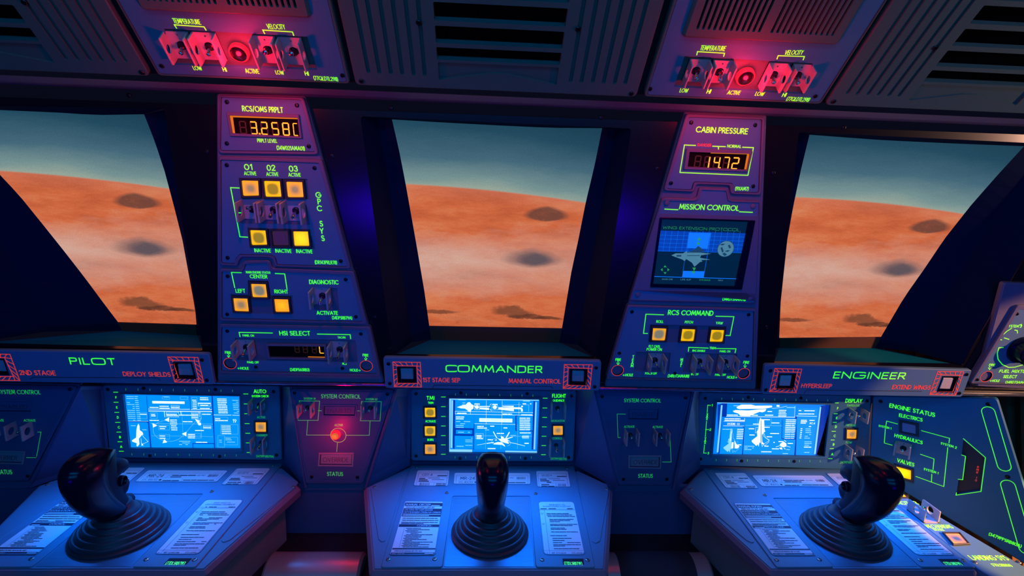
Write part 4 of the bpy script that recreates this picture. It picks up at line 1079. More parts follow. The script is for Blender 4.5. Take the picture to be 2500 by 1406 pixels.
def draw_c(fr, s):
    q = lambda x, y: (1080 + x / 8.789, 955 + y / 8.789)
    k = sink(fr, -.0029); k.poly([q(232, 190), q(275, 190), q(260, 1240), q(225, 1225)]); k.poly([q(240, 700), q(690, 700), q(690, 1250), q(225, 1225)]); k.poly([q(1880, 210), q(1990, 215), q(1960, 1250), q(1860, 1250)]); k.poly([q(1560, 520), q(1620, 520), q(1600, 860), q(1560, 855)])
    k.obj('screen_shadow', 'screen_deep', s)
    k = sink(fr, -.0027)
    k.poly([q(275, 185), q(1955, 215), q(1943, 525), q(275, 490)]); k.poly([q(275, 500), q(680, 505), q(668, 795), q(268, 785)]); k.poly([q(690, 505), q(1565, 520), q(1565, 850), q(1925, 862), q(1912, 1262), q(680, 1240)])
    k.poly([q(1590, 535), q(1940, 530), q(1932, 840), q(1592, 835)]); k.poly([q(295, 828), q(638, 834), q(636, 920), q(292, 915)]); k.poly([q(265, 955), q(665, 960), q(660, 1240), q(262, 1236)])
    k.obj('screen_fields', 'screen_panel', s)
    k = sink(fr, -.0025)
    k.poly([q(195, 195), q(230, 195), q(212, 1220), q(178, 1215)]); k.poly([q(1995, 235), q(2028, 235), q(1990, 1250), q(1955, 1245)])
    k.poly([q(150, 150), q(2070, 178), q(2068, 205), q(150, 180)]); k.poly([q(150, 180), q(185, 180), q(160, 1300), q(150, 1300)]); k.poly([q(150, 1245), q(640, 1250), q(640, 1310), q(150, 1300)]); k.poly([q(1350, 1275), q(2030, 1290), q(2030, 1318), q(1350, 1305)])
    k.poly([q(340, 172), q(500, 175), q(500, 192), q(340, 190)]); k.poly([q(1730, 200), q(1880, 203), q(1878, 220), q(1728, 216)])
    for y in (945, 960): k.l([q(690, y), q(1920, y + 15)], .0003)
    for x in (935, 1265, 1620): k.l([q(x, 700), q(x - 10, 1240)], .0004)
    for x, y, w in ((320, 240, 180), (300, 280, 190), (300, 640, 330), (300, 685, 180), (300, 725, 150), (530, 730, 110), (300, 765, 150), (345, 870, 240), (305, 1065, 80), (335, 1110, 90), (310, 1170, 140), (1470, 938, 100), (1720, 940, 130), (1720, 1000, 130), (760, 815, 90), (925, 818, 70)): k.dash(*q(x, y + 10), *q(x + w, y + 12), 2.6)
    for i in range(6): k.dash(*q(498, 1008 + i * 38), *q(635, 1010 + i * 38), 2.4)
    k.obj('screen_details', 'screen_pale', s)
    k = sink(fr, -.0022)
    k.poly([q(310, 342), q(400, 310), q(500, 290), q(545, 240), q(590, 232), q(620, 275), q(665, 300), q(665, 372), q(625, 395), q(605, 440), q(560, 440), q(530, 400), q(480, 372), q(400, 368)])
    k.disc(*q(742, 340), 4.9); k.disc(*q(1125, 343), 5.0)
    k.l([q(690, 290), q(795, 292), q(795, 400), q(690, 398)], .0005, True); k.l([q(665, 318), q(700, 318)], .002); k.l([q(1065, 292), q(1180, 295), q(1200, 400), q(1060, 405)], .0005, True)
    k.poly([q(800, 318), q(1025, 318), q(1025, 335), q(800, 338)]); k.poly([q(800, 350), q(1000, 355), q(1000, 402), q(800, 385)]); k.l([q(1020, 300), q(1050, 268)], .001); k.l([q(1020, 380), q(1050, 420)], .001)
    k.poly([q(1205, 345), q(1530, 345), q(1690, 348), q(1725, 380), q(1725, 438), q(1685, 436), q(1685, 385), q(1535, 382), q(1533, 430), q(1205, 392)]); k.poly([q(1290, 318), q(1530, 312), q(1530, 342), q(1290, 330)]); k.poly([q(1690, 312), q(1728, 312), q(1728, 342), q(1690, 342)])
    for a, b, c, d, w in ((275, 430, 1943, 460, .0009), (275, 487, 1943, 520, .0010), (275, 430, 275, 487, .0005), (692, 695, 1563, 713, .0009), (600, 435, 600, 490, .0008), (945, 200, 940, 700, .0006), (1285, 205, 1275, 710, .0006), (1645, 235, 1642, 500, .0005), (1290, 300, 1690, 285, .0003), (1730, 290, 1855, 292, .0003), (1855, 292, 1850, 440, .0003)): k.l([q(a, b), q(c, d)], w)
    k.poly([q(792, 577), q(1502, 590), q(1500, 670), q(790, 656)])
    for x, y, w in ((325, 460, 185), (1298, 478, 190), (1700, 495, 220), (300, 540, 160), (300, 580, 165), (1730, 258, 170), (697, 260, 95), (1080, 270, 100), (755, 742, 125), (1035, 738, 85), (1325, 745, 55), (1320, 775, 65), (755, 778, 195), (1175, 893, 160), (980, 1028, 95), (1665, 1105, 180), (980, 1218, 215), (1670, 882, 215), (1715, 968, 135)): k.dash(*q(x, y + 12), *q(x + w, y + 13), 3.2, .95)
    for i in range(7): k.dash(*q(1665, 578 + i * 41), *q(1795, 579 + i * 41), 3.3, 1); k.dash(*q(1815, 578 + i * 41), *q(1875, 579 + i * 41), 3.3, 1)
    for i in range(3): k.dash(*q(745, 950 + i * 32), *q(855, 951 + i * 32), 3.3, 1)
    k.l([q(722, 905), q(878, 908), q(875, 1025), q(718, 1020)], .0004, True)
    k.poly([q(1165, 990), q(1210, 1020), q(1262, 1022), q(1255, 960), q(1300, 975), q(1345, 1020), q(1425, 880), q(1440, 870), q(1448, 885), q(1375, 1010), q(1510, 975), q(1515, 985), q(1390, 1032), q(1455, 1080), q(1400, 1065), q(1425, 1110), q(1420, 1130), q(1330, 1105), q(1255, 1080)])
    k.poly([q(1095, 1120), q(1180, 1090), q(1280, 1095), q(1340, 1160), q(1345, 1190), q(1280, 1150), q(1180, 1145), q(1110, 1140)])
    k.l([q(1095, 870), q(1165, 1000)], .0022); k.l([q(955, 1120), q(1095, 1098)], .0022); k.l([q(1435, 1100), q(1535, 1115), q(1770, 1175)], .0011); k.l([q(745, 1155), q(930, 1122)], .0008); k.poly([q(1130, 1040), q(1170, 1040), q(1165, 1056), q(1128, 1056)])
    k.circle(*q(1130, 1080), 8, .0003, 14, 60, 260); k.circle(*q(1390, 1110), 8, .0003, 14, -90, 60)
    k.obj('screen_graphics', 'screen_white', s)
    k = sink(fr, -.0019); k.t('KEY 005-1919N45-YE358FGA', *q(835, 637), *q(1455, 648), 4.8, .11); k.obj('screen_key_text', 'screen_pale', s)

def shuttle(k, q, x, y, w, h, full=True):     # winged spacecraft seen from above, nose up
    P = [(0, -1), (-.12, -.8), (-.2, -.45), (-.22, -.2), (-.42, -.05), (-.36, .05), (-.36, .28), (-1, .58), (-.95, .68), (-.45, .95), (-.33, .82), (-.2, 1), (-.1, .7)]
    pts = P + [(-a, b) for a, b in P[::-1]] if full else P + [(.02, .75), (.04, -.2), (.05, -.95)]
    k.poly([q(x + a * w / 2, y + b * h / 2) for a, b in pts])
    if not full: k.l([q(x + a * w / 2, y + b * h / 2) for a, b in [(-a, b) for a, b in P]], .0006)

def draw_p(fr, s):
    q = lambda x, y: (230 + x / 5, 930 + y / 5)
    k = sink(fr, -.0029)
    k.poly([q(640, 500), q(668, 500), q(700, 818), q(680, 816)]); k.l([q(420, 495), q(660, 498)], .0020); k.l([q(1438, 190), q(1465, 820)], .0042); k.l([q(1205, 820), q(1205, 762), q(1465, 764)], .0020); k.l([q(636, 180), q(665, 500)], .0010); k.l([q(1165, 185), q(1178, 345)], .0010)
    k.obj('screen_shadow', 'screen_deep', s)
    k = sink(fr, -.0027)
    k.poly([q(385, 175), q(635, 178), q(655, 490), q(415, 488)]); k.poly([q(648, 180), q(1160, 184), q(1170, 350), q(660, 345)]); k.poly([q(1172, 186), q(1432, 188), q(1438, 350), q(1182, 348)]); k.poly([q(670, 370), q(1440, 375), q(1462, 758), q(1196, 756), q(1196, 816), q(700, 812)])
    k.poly([q(425, 505), q(655, 508), q(682, 814), q(448, 812)]); k.poly([q(1450, 195), q(1775, 200), q(1792, 815), q(1485, 815)]); k.poly([q(1215, 768), q(1460, 770), q(1462, 818), q(1215, 818)])
    k.obj('screen_fields', 'screen_panel', s)
    k = sink(fr, -.0025)
    k.circle(*q(905, 610), 37, .0006, 40, 60, 330, 28); k.l([q(1085, 670), q(1240, 490)], .0005); k.l([q(690, 520), q(1445, 526)], .0006); k.l([q(700, 670), q(1300, 675), q(1450, 680)], .0004); k.l([q(1070, 370), q(1085, 690)], .0004); k.l([q(1300, 470), q(1310, 700)], .0004)
    for a, b, c, d in ((690, 385, 770, 458), (785, 540, 920, 598), (795, 650, 920, 708), (1140, 640, 1300, 698), (1475, 440, 1630, 498), (1190, 200, 1255, 335), (555, 385, 645, 460), (830, 190, 920, 222), (1050, 192, 1140, 225), (1590, 685, 1750, 780), (1510, 665, 1590, 810), (1545, 530, 1755, 650)): k.l([q(a, b), q(c, b + 2), q(c, d), q(a, d - 2)], .0004, True)
    for i in range(13): k.dash(*q(395 + i * 2, 190 + i * 24), *q(480 + i * 2, 191 + i * 24), 2.2); k.dash(*q(495 + i * 3, 190 + i * 24), *q(530 + i * 3, 191 + i * 24), 2.4, 1)
    for i in range(9): k.dash(*q(1685 + i * 3, 214 + i * 22), *q(1752 + i * 2, 216 + i * 22), 2.2)
    for x, y, w in ((1040, 735, 130), (1040, 755, 120), (1040, 775, 110), (1605, 700, 60), (1605, 718, 70), (1625, 745, 90), (1520, 680, 25), (1525, 700, 25), (1528, 722, 25), (1530, 745, 25), (450, 545, 60), (590, 595, 60), (850, 195, 60), (720, 795, 60)): k.dash(*q(x, y), *q(x + w, y + 1), 2.2)
    k.obj('screen_details', 'screen_pale', s)
    k = sink(fr, -.0022)
    k.poly([q(707, 244), q(1103, 250), q(1103, 280), q(710, 274)])
    for a, b, c, d, w in ((660, 342, 1165, 346, .0011), (665, 366, 1435, 374, .0018), (1182, 348, 1435, 350, .0012), (1460, 414, 1672, 417, .0012), (1688, 418, 1772, 420, .0010), (855, 370, 862, 440, .0012), (1055, 370, 1062, 410, .0012), (1280, 375, 1284, 440, .0008), (420, 490, 660, 492, .0006)): k.l([q(a, b), q(c, d)], w)
    for x, y, r in ((890, 472, 0), (738, 540, 1), (1262, 488, 2), (1103, 645, 3), (858, 735, 4)):
        T_ = {0: [(-32, 2), (24, -28), (24, 28)], 1: [(-28, -26), (32, 4), (-20, 28)], 2: [(-32, -24), (34, -2), (0, 30)], 3: [(-34, 0), (24, -26), (20, 28)], 4: [(-24, 24), (-4, -28), (34, 14)]}[r]
        k.poly([q(x + a, y + b) for a, b in T_])
    k.disc(*q(1285, 524), 4)
    for x, y, w in ((680, 316, 100), (800, 302, 105), (800, 325, 115), (945, 314, 85), (1295, 200, 90), (1295, 222, 95), (1270, 270, 150), (1300, 292, 95), (1295, 328, 110), (885, 400, 120), (890, 416, 130), (1040, 410, 140), (1195, 400, 70), (1195, 418, 70), (1195, 440, 75), (1320, 400, 100), (680, 474, 105), (1085, 490, 110), (930, 470, 75), (930, 495, 75), (930, 518, 78), (940, 542, 70), (940, 566, 70), (945, 590, 65), (1340, 560, 75), (1235, 598, 105), (1245, 742, 130), (1150, 648, 75), (1150, 668, 78), (1150, 688, 75), (805, 665, 55), (805, 692, 60), (800, 550, 75), (805, 575, 65), (1480, 455, 140), (1480, 475, 145), (700, 402, 50), (700, 420, 50), (565, 400, 70), (1200, 228, 40), (1205, 250, 40), (1205, 275, 40), (1205, 300, 40), (1208, 325, 40)): k.dash(*q(x, y + 6), *q(x + w, y + 7), 2.8, .95)
    for i in range(9): k.dash(*q(1505 + i * 2, 220 + i * 21), *q(1610 + i * 2, 221 + i * 21), 2.8, 1)
    for i in range(5): k.dash(*q(1555 + i * 2, 550 + i * 23), *q(1660 + i * 2, 551 + i * 23), 2.4, 1)
    for x in (1332, 937, 1268): pass
    k.l([q(1332, 545), q(1425, 548), q(1425, 582), q(1332, 580)], .0006, True); k.l([q(938, 300), q(1038, 302), q(1040, 336), q(940, 334)], .0006, True); k.l([q(1268, 265), q(1422, 268), q(1424, 306), q(1270, 304)], .0006, True); k.l([q(880, 380), q(1030, 382), q(1034, 440), q(884, 438)], .0005, True); k.l([q(1186, 385), q(1300, 387), q(1306, 465), q(1190, 462)], .0005, True)
    k.t('19', *q(1695, 508), *q(1735, 508), 8, .12)
    k.poly([q(540, 520), q(553, 550), q(556, 600), q(590, 625), q(600, 655), q(585, 655), q(545, 705), q(552, 770), q(530, 800), q(515, 790), q(520, 760), q(465, 740), q(460, 725), q(512, 690), q(515, 600), q(525, 550)])
    k.l([q(560, 620), q(600, 680), q(657, 740), q(630, 752), q(590, 770), q(580, 790), q(570, 700)], .0006); k.poly([q(580, 760), q(592, 770), q(600, 790), q(582, 782)])
    k.obj('screen_graphics', 'screen_white', s)

def draw_e(fr, s):
    q = lambda x, y: (1690 + x / 5.556, 940 + y / 5.556)
    k = sink(fr, -.0029)
    k.poly([q(1745, 280), q(1860, 262), q(1845, 700), q(1790, 960), q(1672, 955), q(1690, 700)]); k.poly([q(1395, 430), q(1430, 430), q(1405, 950), q(1383, 948)]); k.poly([q(685, 560), q(710, 560), q(688, 945), q(672, 945)]); k.l([q(1215, 480), q(1210, 730), q(1400, 735)], .0030)
    k.poly([q(400, 240), q(475, 245), q(465, 430), q(405, 430)]); k.poly([q(345, 270), q(400, 250), q(400, 440), q(370, 930), q(345, 930)])
    k.obj('screen_shadow', 'screen_deep', s)
    k = sink(fr, -.0028); k.poly([q(1690, 940), q(1790, 600), q(1860, 300), q(1862, 960), q(1740, 965)]); k.obj('screen_dark_edge', 'hole_black', s)
    k = sink(fr, -.0026)
    k.poly([q(475, 262), q(1412, 282), q(1392, 440), q(465, 430)]); k.poly([q(405, 575), q(700, 575), q(675, 935), q(380, 930)]); k.poly([q(720, 450), q(1215, 455), q(1210, 735), q(1400, 738), q(1383, 945), q(690, 932)]); k.poly([q(1425, 310), q(1705, 318), q(1630, 948), q(1408, 945)]); k.poly([q(1245, 455), q(1420, 460), q(1390, 725), q(1225, 720)])
    k.obj('screen_fields', 'screen_panel', s)
    k = sink(fr, -.0024)
    k.poly([q(390, 272), q(412, 272), q(355, 912), q(332, 912)]); k.poly([q(1732, 298), q(1750, 298), q(1675, 935), q(1652, 935)]); k.poly([q(332, 228), q(1860, 250), q(1858, 262), q(332, 245)])
    for x, y, w in ((565, 275, 60), (1285, 300, 105), (415, 595, 110), (425, 765, 60), (710, 825, 130), (710, 848, 120), (710, 870, 90), (1525, 765, 90), (1525, 788, 90), (1525, 812, 90), (1540, 590, 70), (1540, 615, 70), (1540, 640, 70), (1535, 665, 70), (1530, 690, 70), (1525, 715, 70), (1450, 908, 140), (1230, 925, 120), (1280, 870, 40)): k.dash(*q(x, y + 4), *q(x + w, y + 5), 2.4)
    k.l([q(600, 762), q(620, 762), q(618, 800)], .0004); shuttle(k, q, 530, 750, 215, 330, False)
    k.l([q(725, 545), q(1215, 552)], .0006); k.l([q(888, 445), q(885, 545)], .0004); k.l([q(1075, 450), q(1068, 550)], .0004)
    k.obj('screen_details', 'screen_pale', s)
    k = sink(fr, -.0021)
    k.l([q(465, 424), q(1392, 436)], .0013); k.l([q(1415, 418), q(1690, 425)], .0010); k.l([q(430, 490), q(708, 494), q(712, 450)], .0010); k.l([q(422, 552), q(702, 556)], .0010); k.l([q(1395, 285), q(1388, 436)], .0006)
    k.poly([q(552, 350), q(590, 338), q(760, 345), q(900, 330), q(1005, 325), q(990, 355), q(950, 370), q(915, 362), q(820, 400), q(780, 420), q(655, 418), q(625, 385), q(565, 368)])
    k.poly([q(600, 298), q(665, 265), q(800, 265), q(860, 280), q(1080, 278), q(1085, 300), q(980, 320), q(800, 322), q(640, 325), q(612, 318)]); k.l([q(1080, 318), q(1200, 305), q(1285, 285)], .0006); k.poly([q(1145, 270), q(1185, 272), q(1182, 296), q(1145, 294)])
    shuttle(k, q, 925, 640, 240, 390, False); k.poly([q(940, 460), q(975, 470), q(980, 600), q(992, 630), q(970, 640), q(945, 680), q(950, 770), q(980, 800), q(940, 800)])
    k.l([q(970, 650), q(1000, 720), q(1045, 740), q(1040, 755), q(970, 800)], .0006)
    k.poly([q(1190, 800), q(1240, 765), q(1278, 795), q(1275, 830), q(1240, 845), q(1195, 830)]); k.l([q(1135, 838), q(1190, 822)], .0010); k.l([q(1275, 825), q(1330, 842)], .0010); k.poly([q(1180, 850), q(1215, 845), q(1225, 875), q(1190, 868)]); k.l([q(1250, 750), q(1272, 765)], .0014); k.l([q(1245, 855), q(1262, 868)], .0014)
    k.poly([q(575, 750), q(600, 800), q(642, 830), q(615, 860), q(575, 858)]); k.poly([q(538, 775), q(560, 775), q(556, 858), q(530, 858)]); k.poly([q(552, 585), q(540, 620), q(522, 680), q(515, 760), q(530, 740), q(535, 660)])
    for x, y, w in ((475, 400, 140), (815, 402, 70), (990, 402, 115), (1025, 352, 60), (1180, 336, 92), (1178, 360, 95), (1175, 385, 98), (1172, 411, 100), (445, 450, 205), (445, 472, 260), (970, 463, 80), (1080, 507, 100), (830, 523, 70), (772, 586, 75), (780, 670, 60), (980, 565, 65), (1062, 650, 110), (1015, 695, 65), (1055, 770, 60), (985, 822, 45), (1300, 785, 60), (1085, 858, 85), (1175, 760, 55), (940, 898, 130), (1450, 340, 32), (1525, 342, 135), (1445, 385, 215), (1480, 470, 70), (1478, 490, 75), (1475, 510, 72), (1595, 472, 60), (1500, 555, 108), (1520, 835, 90), (625, 804, 36)): k.dash(*q(x, y + 6), *q(x + w, y + 7), 2.8, .96)
    for i in range(11): k.dash(*q(1275 - i * 2, 472 + i * 25), *q(1345 - i * 2, 473 + i * 25), 2.8 if i < 7 else 1.8, 1); k.dash(*q(1358 - i * 2, 472 + i * 25), *q(1400 - i * 2, 473 + i * 25), 2.8 if i < 7 else 1.8, 1)
    for i in range(6): k.dash(*q(615 - i * 2, 600 + i * 25), *q(692 - i * 2, 601 + i * 25), 2.6, 1); k.dash(*q(1475 - i * 3, 592 + i * 25), *q(1490 - i * 3, 592 + i * 25), 2.6, 1)
    k.l([q(862, 575), q(892, 575), q(888, 650), q(856, 648)], .0005, True)
    k.t('SYSTEMS', *q(475, 540), *q(582, 541), 4.6, .17); k.t('GO', *q(607, 541), *q(642, 541), 4.6, .17); k.t('XC.4', *q(1592, 528), *q(1662, 530), 4, .17)
    k.obj('screen_graphics', 'screen_white', s)

tl = lambda x0, x1, y: [(x0, y), (x1, y)]
mfd('wide blue flight display under the PILOT sign, orbit chart on screen', [(249, 941), (682, 942), (688, 1124), (268, 1117)], [(292, 958), (588, 963), (595, 1105), (305, 1102)], [(302, 961), (586, 966), (589, 1095), (318, 1093)], draw_p,
    [('AUTO', 620, 959.4, 649.4, 959.4, 8), ('SYSTEM CHECK', 615, 969.4, 655.6, 969.4, 4.6)] + [(c, x - 3, y + 2.7, x + 3, y + 2.7, 5) for c, x, y in (('F', 283.6, 970), ('E', 285.6, 994.4), ('D', 288, 1018.8), ('C', 290.6, 1043), ('B', 293.4, 1066.8), ('A', 296, 1090.4))],
    [('ACTIVE', 628, 1021, 647.6, 1021, 4.6), ('OVERRIDE', 626.6, 1065, 653, 1065, 4.6), ('(3479PPSRB79A)', 625.6, 1116, 668, 1117, 5)],
    [tl(277, 287.4, 957.4), tl(278, 288.6, 982), tl(280, 290, 1006.6), tl(282, 292.6, 1031), tl(285, 295.4, 1054.8), tl(287.6, 298, 1078.4), tl(291, 301.4, 1101.6), tl(594.6, 605.4, 961.6), tl(596, 604, 986), tl(597, 603, 1010), tl(598, 608.6, 1034), tl(600, 610, 1057.6), tl(601, 611.6, 1081), tl(603, 609, 1104.6)],
    [(606, 636, 983, 1015, -1), (611, 641, 1076, 1111, -1)], [([(624, 1031), (649, 1031), (649.4, 1054), (624.4, 1053.6)], 'lens_soft')],
    [(263.4, 950.6), (351, 947.6), (526, 950.6), (668, 956), (279, 1108), (366, 1112.4), (536, 1114), (675, 1111)],
    [(x, 950.5 + i * .4) for i, x in enumerate((307, 337, 366, 394.4, 423, 451, 481, 510, 539.4, 567.6))], [(x, 1109 + i * .3) for i, x in enumerate((322, 351, 379, 407, 434.6, 462.4, 491.6, 520.8, 549.4, 577))])
mfd('blue flight display under the COMMANDER sign, between TMI and FLIGHT controls', [(1002, 950), (1408, 954), (1400, 1127.5), (1004, 1125)], [(1090, 966), (1322, 969), (1316, 1112), (1090, 1109)], [(1096.4, 971.5), (1317, 974.3), (1311, 1106), (1096.4, 1103.6)], draw_c,
    [('TMI', 1042, 975.6, 1060, 975.6, 8), ('TRIM', 1045, 985.7, 1057.7, 985.7, 4.6), ('ACTIVATE', 1039, 1030.7, 1063.4, 1031, 4.6), ('BURN', 1044, 1075.8, 1057.7, 1075.8, 4.6), ('FLIGHT', 1348.6, 970, 1380.5, 970.6, 8), ('GUIDANCE', 1350, 980, 1377.6, 980, 4.6)],
    [('NAVIGATION', 1345.7, 1029.6, 1378, 1029.6, 4.6), ('CONTROL', 1348.6, 1072.4, 1372.5, 1072.4, 4.6), ('(3479PPSRB77A)', 1344, 1122, 1383, 1123, 5)],
    [tl(1077.5, 1087.3, y) for y in (969, 992.7, 1016.6, 1039.8, 1063.3, 1086, 1108.8)] + [tl(1326 - i * .7, 1336 - i * .7, y) for i, y in enumerate((972, 996, 1019, 1042, 1065, 1087.6, 1110))],
    [(1348, 1381, 989, 1026, .15), (1344, 1378, 1081, 1118, -.9)],
    [([(1037, 995.4), (1062, 995.4), (1062.7, 1018), (1037.7, 1018)], 'lens_olive'), ([(1037, 1040.5), (1062.3, 1040.5), (1062.3, 1063.7), (1037.7, 1063.7)], 'lens_olive'), ([(1037.7, 1085), (1062.3, 1085), (1062.7, 1108), (1037.7, 1108)], 'lens_soft'), ([(1351, 1039.8), (1373.7, 1039.8), (1373.7, 1061.5), (1351, 1061.5)], 'lens_soft')],
    [(1015.6, 961), (1125, 959), (1287, 961), (1394.6, 966.5), (1016, 1113), (1123, 1119), (1282.6, 1119), (1388, 1116.5)],
    [(x, 963 + i * .4) for i, x in enumerate((1112, 1138.5, 1166, 1192.7, 1220, 1247, 1274.4, 1301))], [(x, 1116.5) for x in (1111, 1137, 1164, 1244, 1271, 1297)])
mfd('wide blue flight display under the ENGINEER sign, spacecraft plans on screen', [(1708, 958), (2127, 966), (2120, 1148), (1692, 1136)], [(1744, 977), (2034, 982), (2021, 1120), (1734, 1117)], [(1749.5, 981), (2026, 987), (2012, 1113), (1739, 1109)], draw_e,
    [('DISPLAY', 2064.4, 982, 2103.5, 982.5, 8)] + [(c, x - 3, y + 2.7, x + 3, y + 2.7, 5) for c, x, y in (('F', 2045, 996.5), ('E', 2042.5, 1020), ('D', 2040.6, 1041.6), ('C', 2037.5, 1063.8), ('B', 2035, 1084.7), ('A', 2031.4, 1108.7), ('1', 1738.6, 989.5), ('2', 1734, 1048.5), ('3', 1729, 1106), ('X', 1726.6, 1011.5), ('A', 1726, 1017), ('X', 1725.6, 1022.5), ('Y', 1722, 1070), ('A', 1721.3, 1075.5), ('X', 1721, 1081))],
    [('TEMPERATURE', 2067, 992, 2098.7, 992.5, 4.6), ('PRESSURE', 2065, 1040, 2088.7, 1040.6, 4.6), ('FLOW', 2065, 1082.3, 2079, 1082.3, 4.6), ('(3479PPSRB79A)', 2051, 1131, 2089, 1131, 5)],
    [tl(2039, 2047, 983.5), tl(2036, 2044.6, 1010), tl(2034, 2042.5, 1031), tl(2031, 2040, 1052.7), tl(2029, 2037, 1074), tl(2026.6, 2035, 1095), tl(2023, 2032, 1119.5), [(1735, 989.5), (1728, 989), (1726.5, 1007)], [(1725, 1028), (1722, 1066)], [(1724, 1048.5), (1731, 1048.5)], [(1720, 1086), (1718, 1106), (1725, 1106)]],
    [(2090, 2121, 1007, 1036, 0, .032, -.005, .0032, -.2), (2080.5, 2108, 1098, 1127, 0, .032, -.005, .0032, -.2)], [([(2067.6, 1048.8), (2091.6, 1049.3), (2090, 1071), (2067, 1070.4)], 'lens_soft')],
    [(1722, 972.5), (1827, 970), (1955, 972), (2117, 979), (1710, 1120.5), (1811, 1125), (1939, 1126)],
    [(1762 + i * 25.9, 973.5 + i * .4) for i in range(11)], [(1748.5 + i * 25.4, 1123 + i * .3) for i in range(11)])

# ================================================================== TAPERED SYSTEM CONTROL PANELS
def trap(label, outer, txt, lines, plates, guards, screws, orn):
    cx = sum(q[0] for q in outer) / 4; cy = sum(q[1] for q in outer) / 4; fr = TRAP.at(cx, cy)
    t = thing(fr, 'system_panel', label, 'control panel', 'tapered system control panels')
    P = fillet([fr.px(*q) for q in outer], .009); mb = Mb()
    wl = [ccw([fr.px(*q) for q in p]) for p, s in plates]
    mb.prism(P, -.010, 0, .0022, wl); mb.obj('panel_plate', 'trap_paint', t)
    ed = Mb(); ed.prism(inset(ccw(P), .0055), 0, .0010, .0006, [inset(ccw(P), .0075)])
    for q in orn: ed.stroke([fr.px(*p) for p in q], .0016, .0008)
    ed.obj('raised_border', 'trap_paint', t)
    k = Ink(fr, split=True)
    for q in txt: k.t(*q)
    for q in lines:
        if q[0] == 'o': (k.circle(*q[1:4], .0014), k.cut('marking_line'))
        else: k.l(q, .0014)
    k.obj('lettering', 'ink_green_dim', t)
    for (p, s), w in zip(plates, wl):
        b = Mb(); b.prism(inset(w, -.004), 0, .0012, .0006, [w]); b.prism(inset(w, .0012), -.006, -.0012, .0012); h = b.obj('legend_button', 'legend_plate' if s[0] == 'OVERRIDE' else 'trap_paint', t)
        k = Ink(fr, -.0010); k.t(*s, weight=.09); k.obj('legend_text', 'embossed_dark', h)
    for g in guards: guard(fr, t, *g)
    for x, y in screws: screw(fr, t, x, y, 0, .0044)
    return t, fr
t, fr = trap('purple lit SYSTEM CONTROL panel with small red lamp, left of the middle display', [(707, 949), (964, 951), (885.5, 1182), (746, 1182)],
     [('SYSTEM CONTROL', 784.7, 971.7, 879.7, 972.6, 9), ('SYSTEM 01', 742, 975, 770, 975.5, 4.4), ('SYSTEM 02', 893, 976.7, 921, 977, 4.4), ('ACTIVE', 817, 1040, 837, 1040, 4.8), ('STATUS', 799, 1161, 837, 1161.4, 8.5)],
     [[(731, 978.6), (780.4, 979), (776.4, 1026), (726.7, 1026), (731, 978.6)], [(882.6, 980.3), (931, 980.3), (927.7, 1027.6), (879.7, 1027), (882.6, 980.3)], [(751.4, 1027), (748.6, 1062), (805.8, 1062)], [(844.8, 1062.5), (901.4, 1062.5), (903.7, 1028)], ('o', 826, 1062.5, 18.8), [(824, 1081), (822, 1102.5)], [(777, 1002.4), (784.7, 1002.6)], [(871, 1003), (878, 1003)]],
     [([(790.4, 991), (869, 991.5), (866, 1014.5), (790, 1013.5)], ('ENABLED', 800, 1007.8, 856.7, 1007.8, 9.5)), ([(782, 1108.6), (860.5, 1108.6), (858.6, 1135.5), (780, 1134.5)], ('OVERRIDE', 788.5, 1127, 850, 1127.4, 10))],
     [(725, 757.5, 991, 1022, -.1), (881.5, 914, 992, 1024, -.1)], [(719, 959), (945.6, 962), (761, 1163.7), (872.6, 1164.7)], [[(770, 958.5), (869, 959), (877, 951)], [(776, 1168.5), (856, 1169)]])
u, v = fr.px(818, 1064.4, .01); z = Mb(); z.lathe([(0, -.002), (.0115, -.002), (.0115, .005), (.0098, .011), (.0085, .0115), (0, .0115)], u, v, 24); L = z.obj('indicator_lamp', 'lamp_red', t, label='small glowing red lamp')
z = Mb(); z.lathe([(.0082, .0114), (.006, .0150), (.003, .0165), (0, .017)], u, v, 20); z.obj('lamp_lens', 'lamp_core_olive', L)
lamp('red_status_glow', 'POINT', fr.world(u, v, .055), .26, (1, .0, .05), None, .01)
PL = lambda x, y: (1460 + x / 5.208, 930 + y / 5.208)
trap('dark blue SYSTEM CONTROL panel with two ACTIVATE switches, right of the middle display', [(1452, 950), (1689.5, 956), (1638.6, 1186), (1510, 1185)],
     [('SYSTEM CONTROL', 1523.7, 981.5, 1613, 982, 8), ('ACTIVATE', 1523.7, 1044, 1548.7, 1044, 4.8), ('ACTIVATE', 1593.4, 1044.6, 1618, 1044.8, 4.8), ('STATUS', 1558, 1165.8, 1593, 1166, 8.5)],
     [[(1527, 1011), (1506.7, 1010.6), (1508.6, 1068), (1515, 1068)], [(1636, 1072), (1638.6, 1127.8), (1617, 1127.6)]],
     [([(1534, 998.7), (1608, 998.7), (1606, 1024), (1534, 1023)], ('ENABLED', 1544.5, 1015.8, 1598, 1015.8, 9)), ([(1537.8, 1115), (1610.7, 1115), (1610, 1141), (1538, 1140)], ('OVERRIDE', 1546, 1133, 1605, 1133, 10))],
     [(1531.5, 1560.5, 1058, 1091, -.1), (1604, 1635, 1058, 1091, -.1)], [(1470, 968), (1673.5, 971), (1522, 1169.6), (1628, 1169.6)], [[(1540, 1171), (1610, 1172), (1622, 1180), (1632, 1180)]])
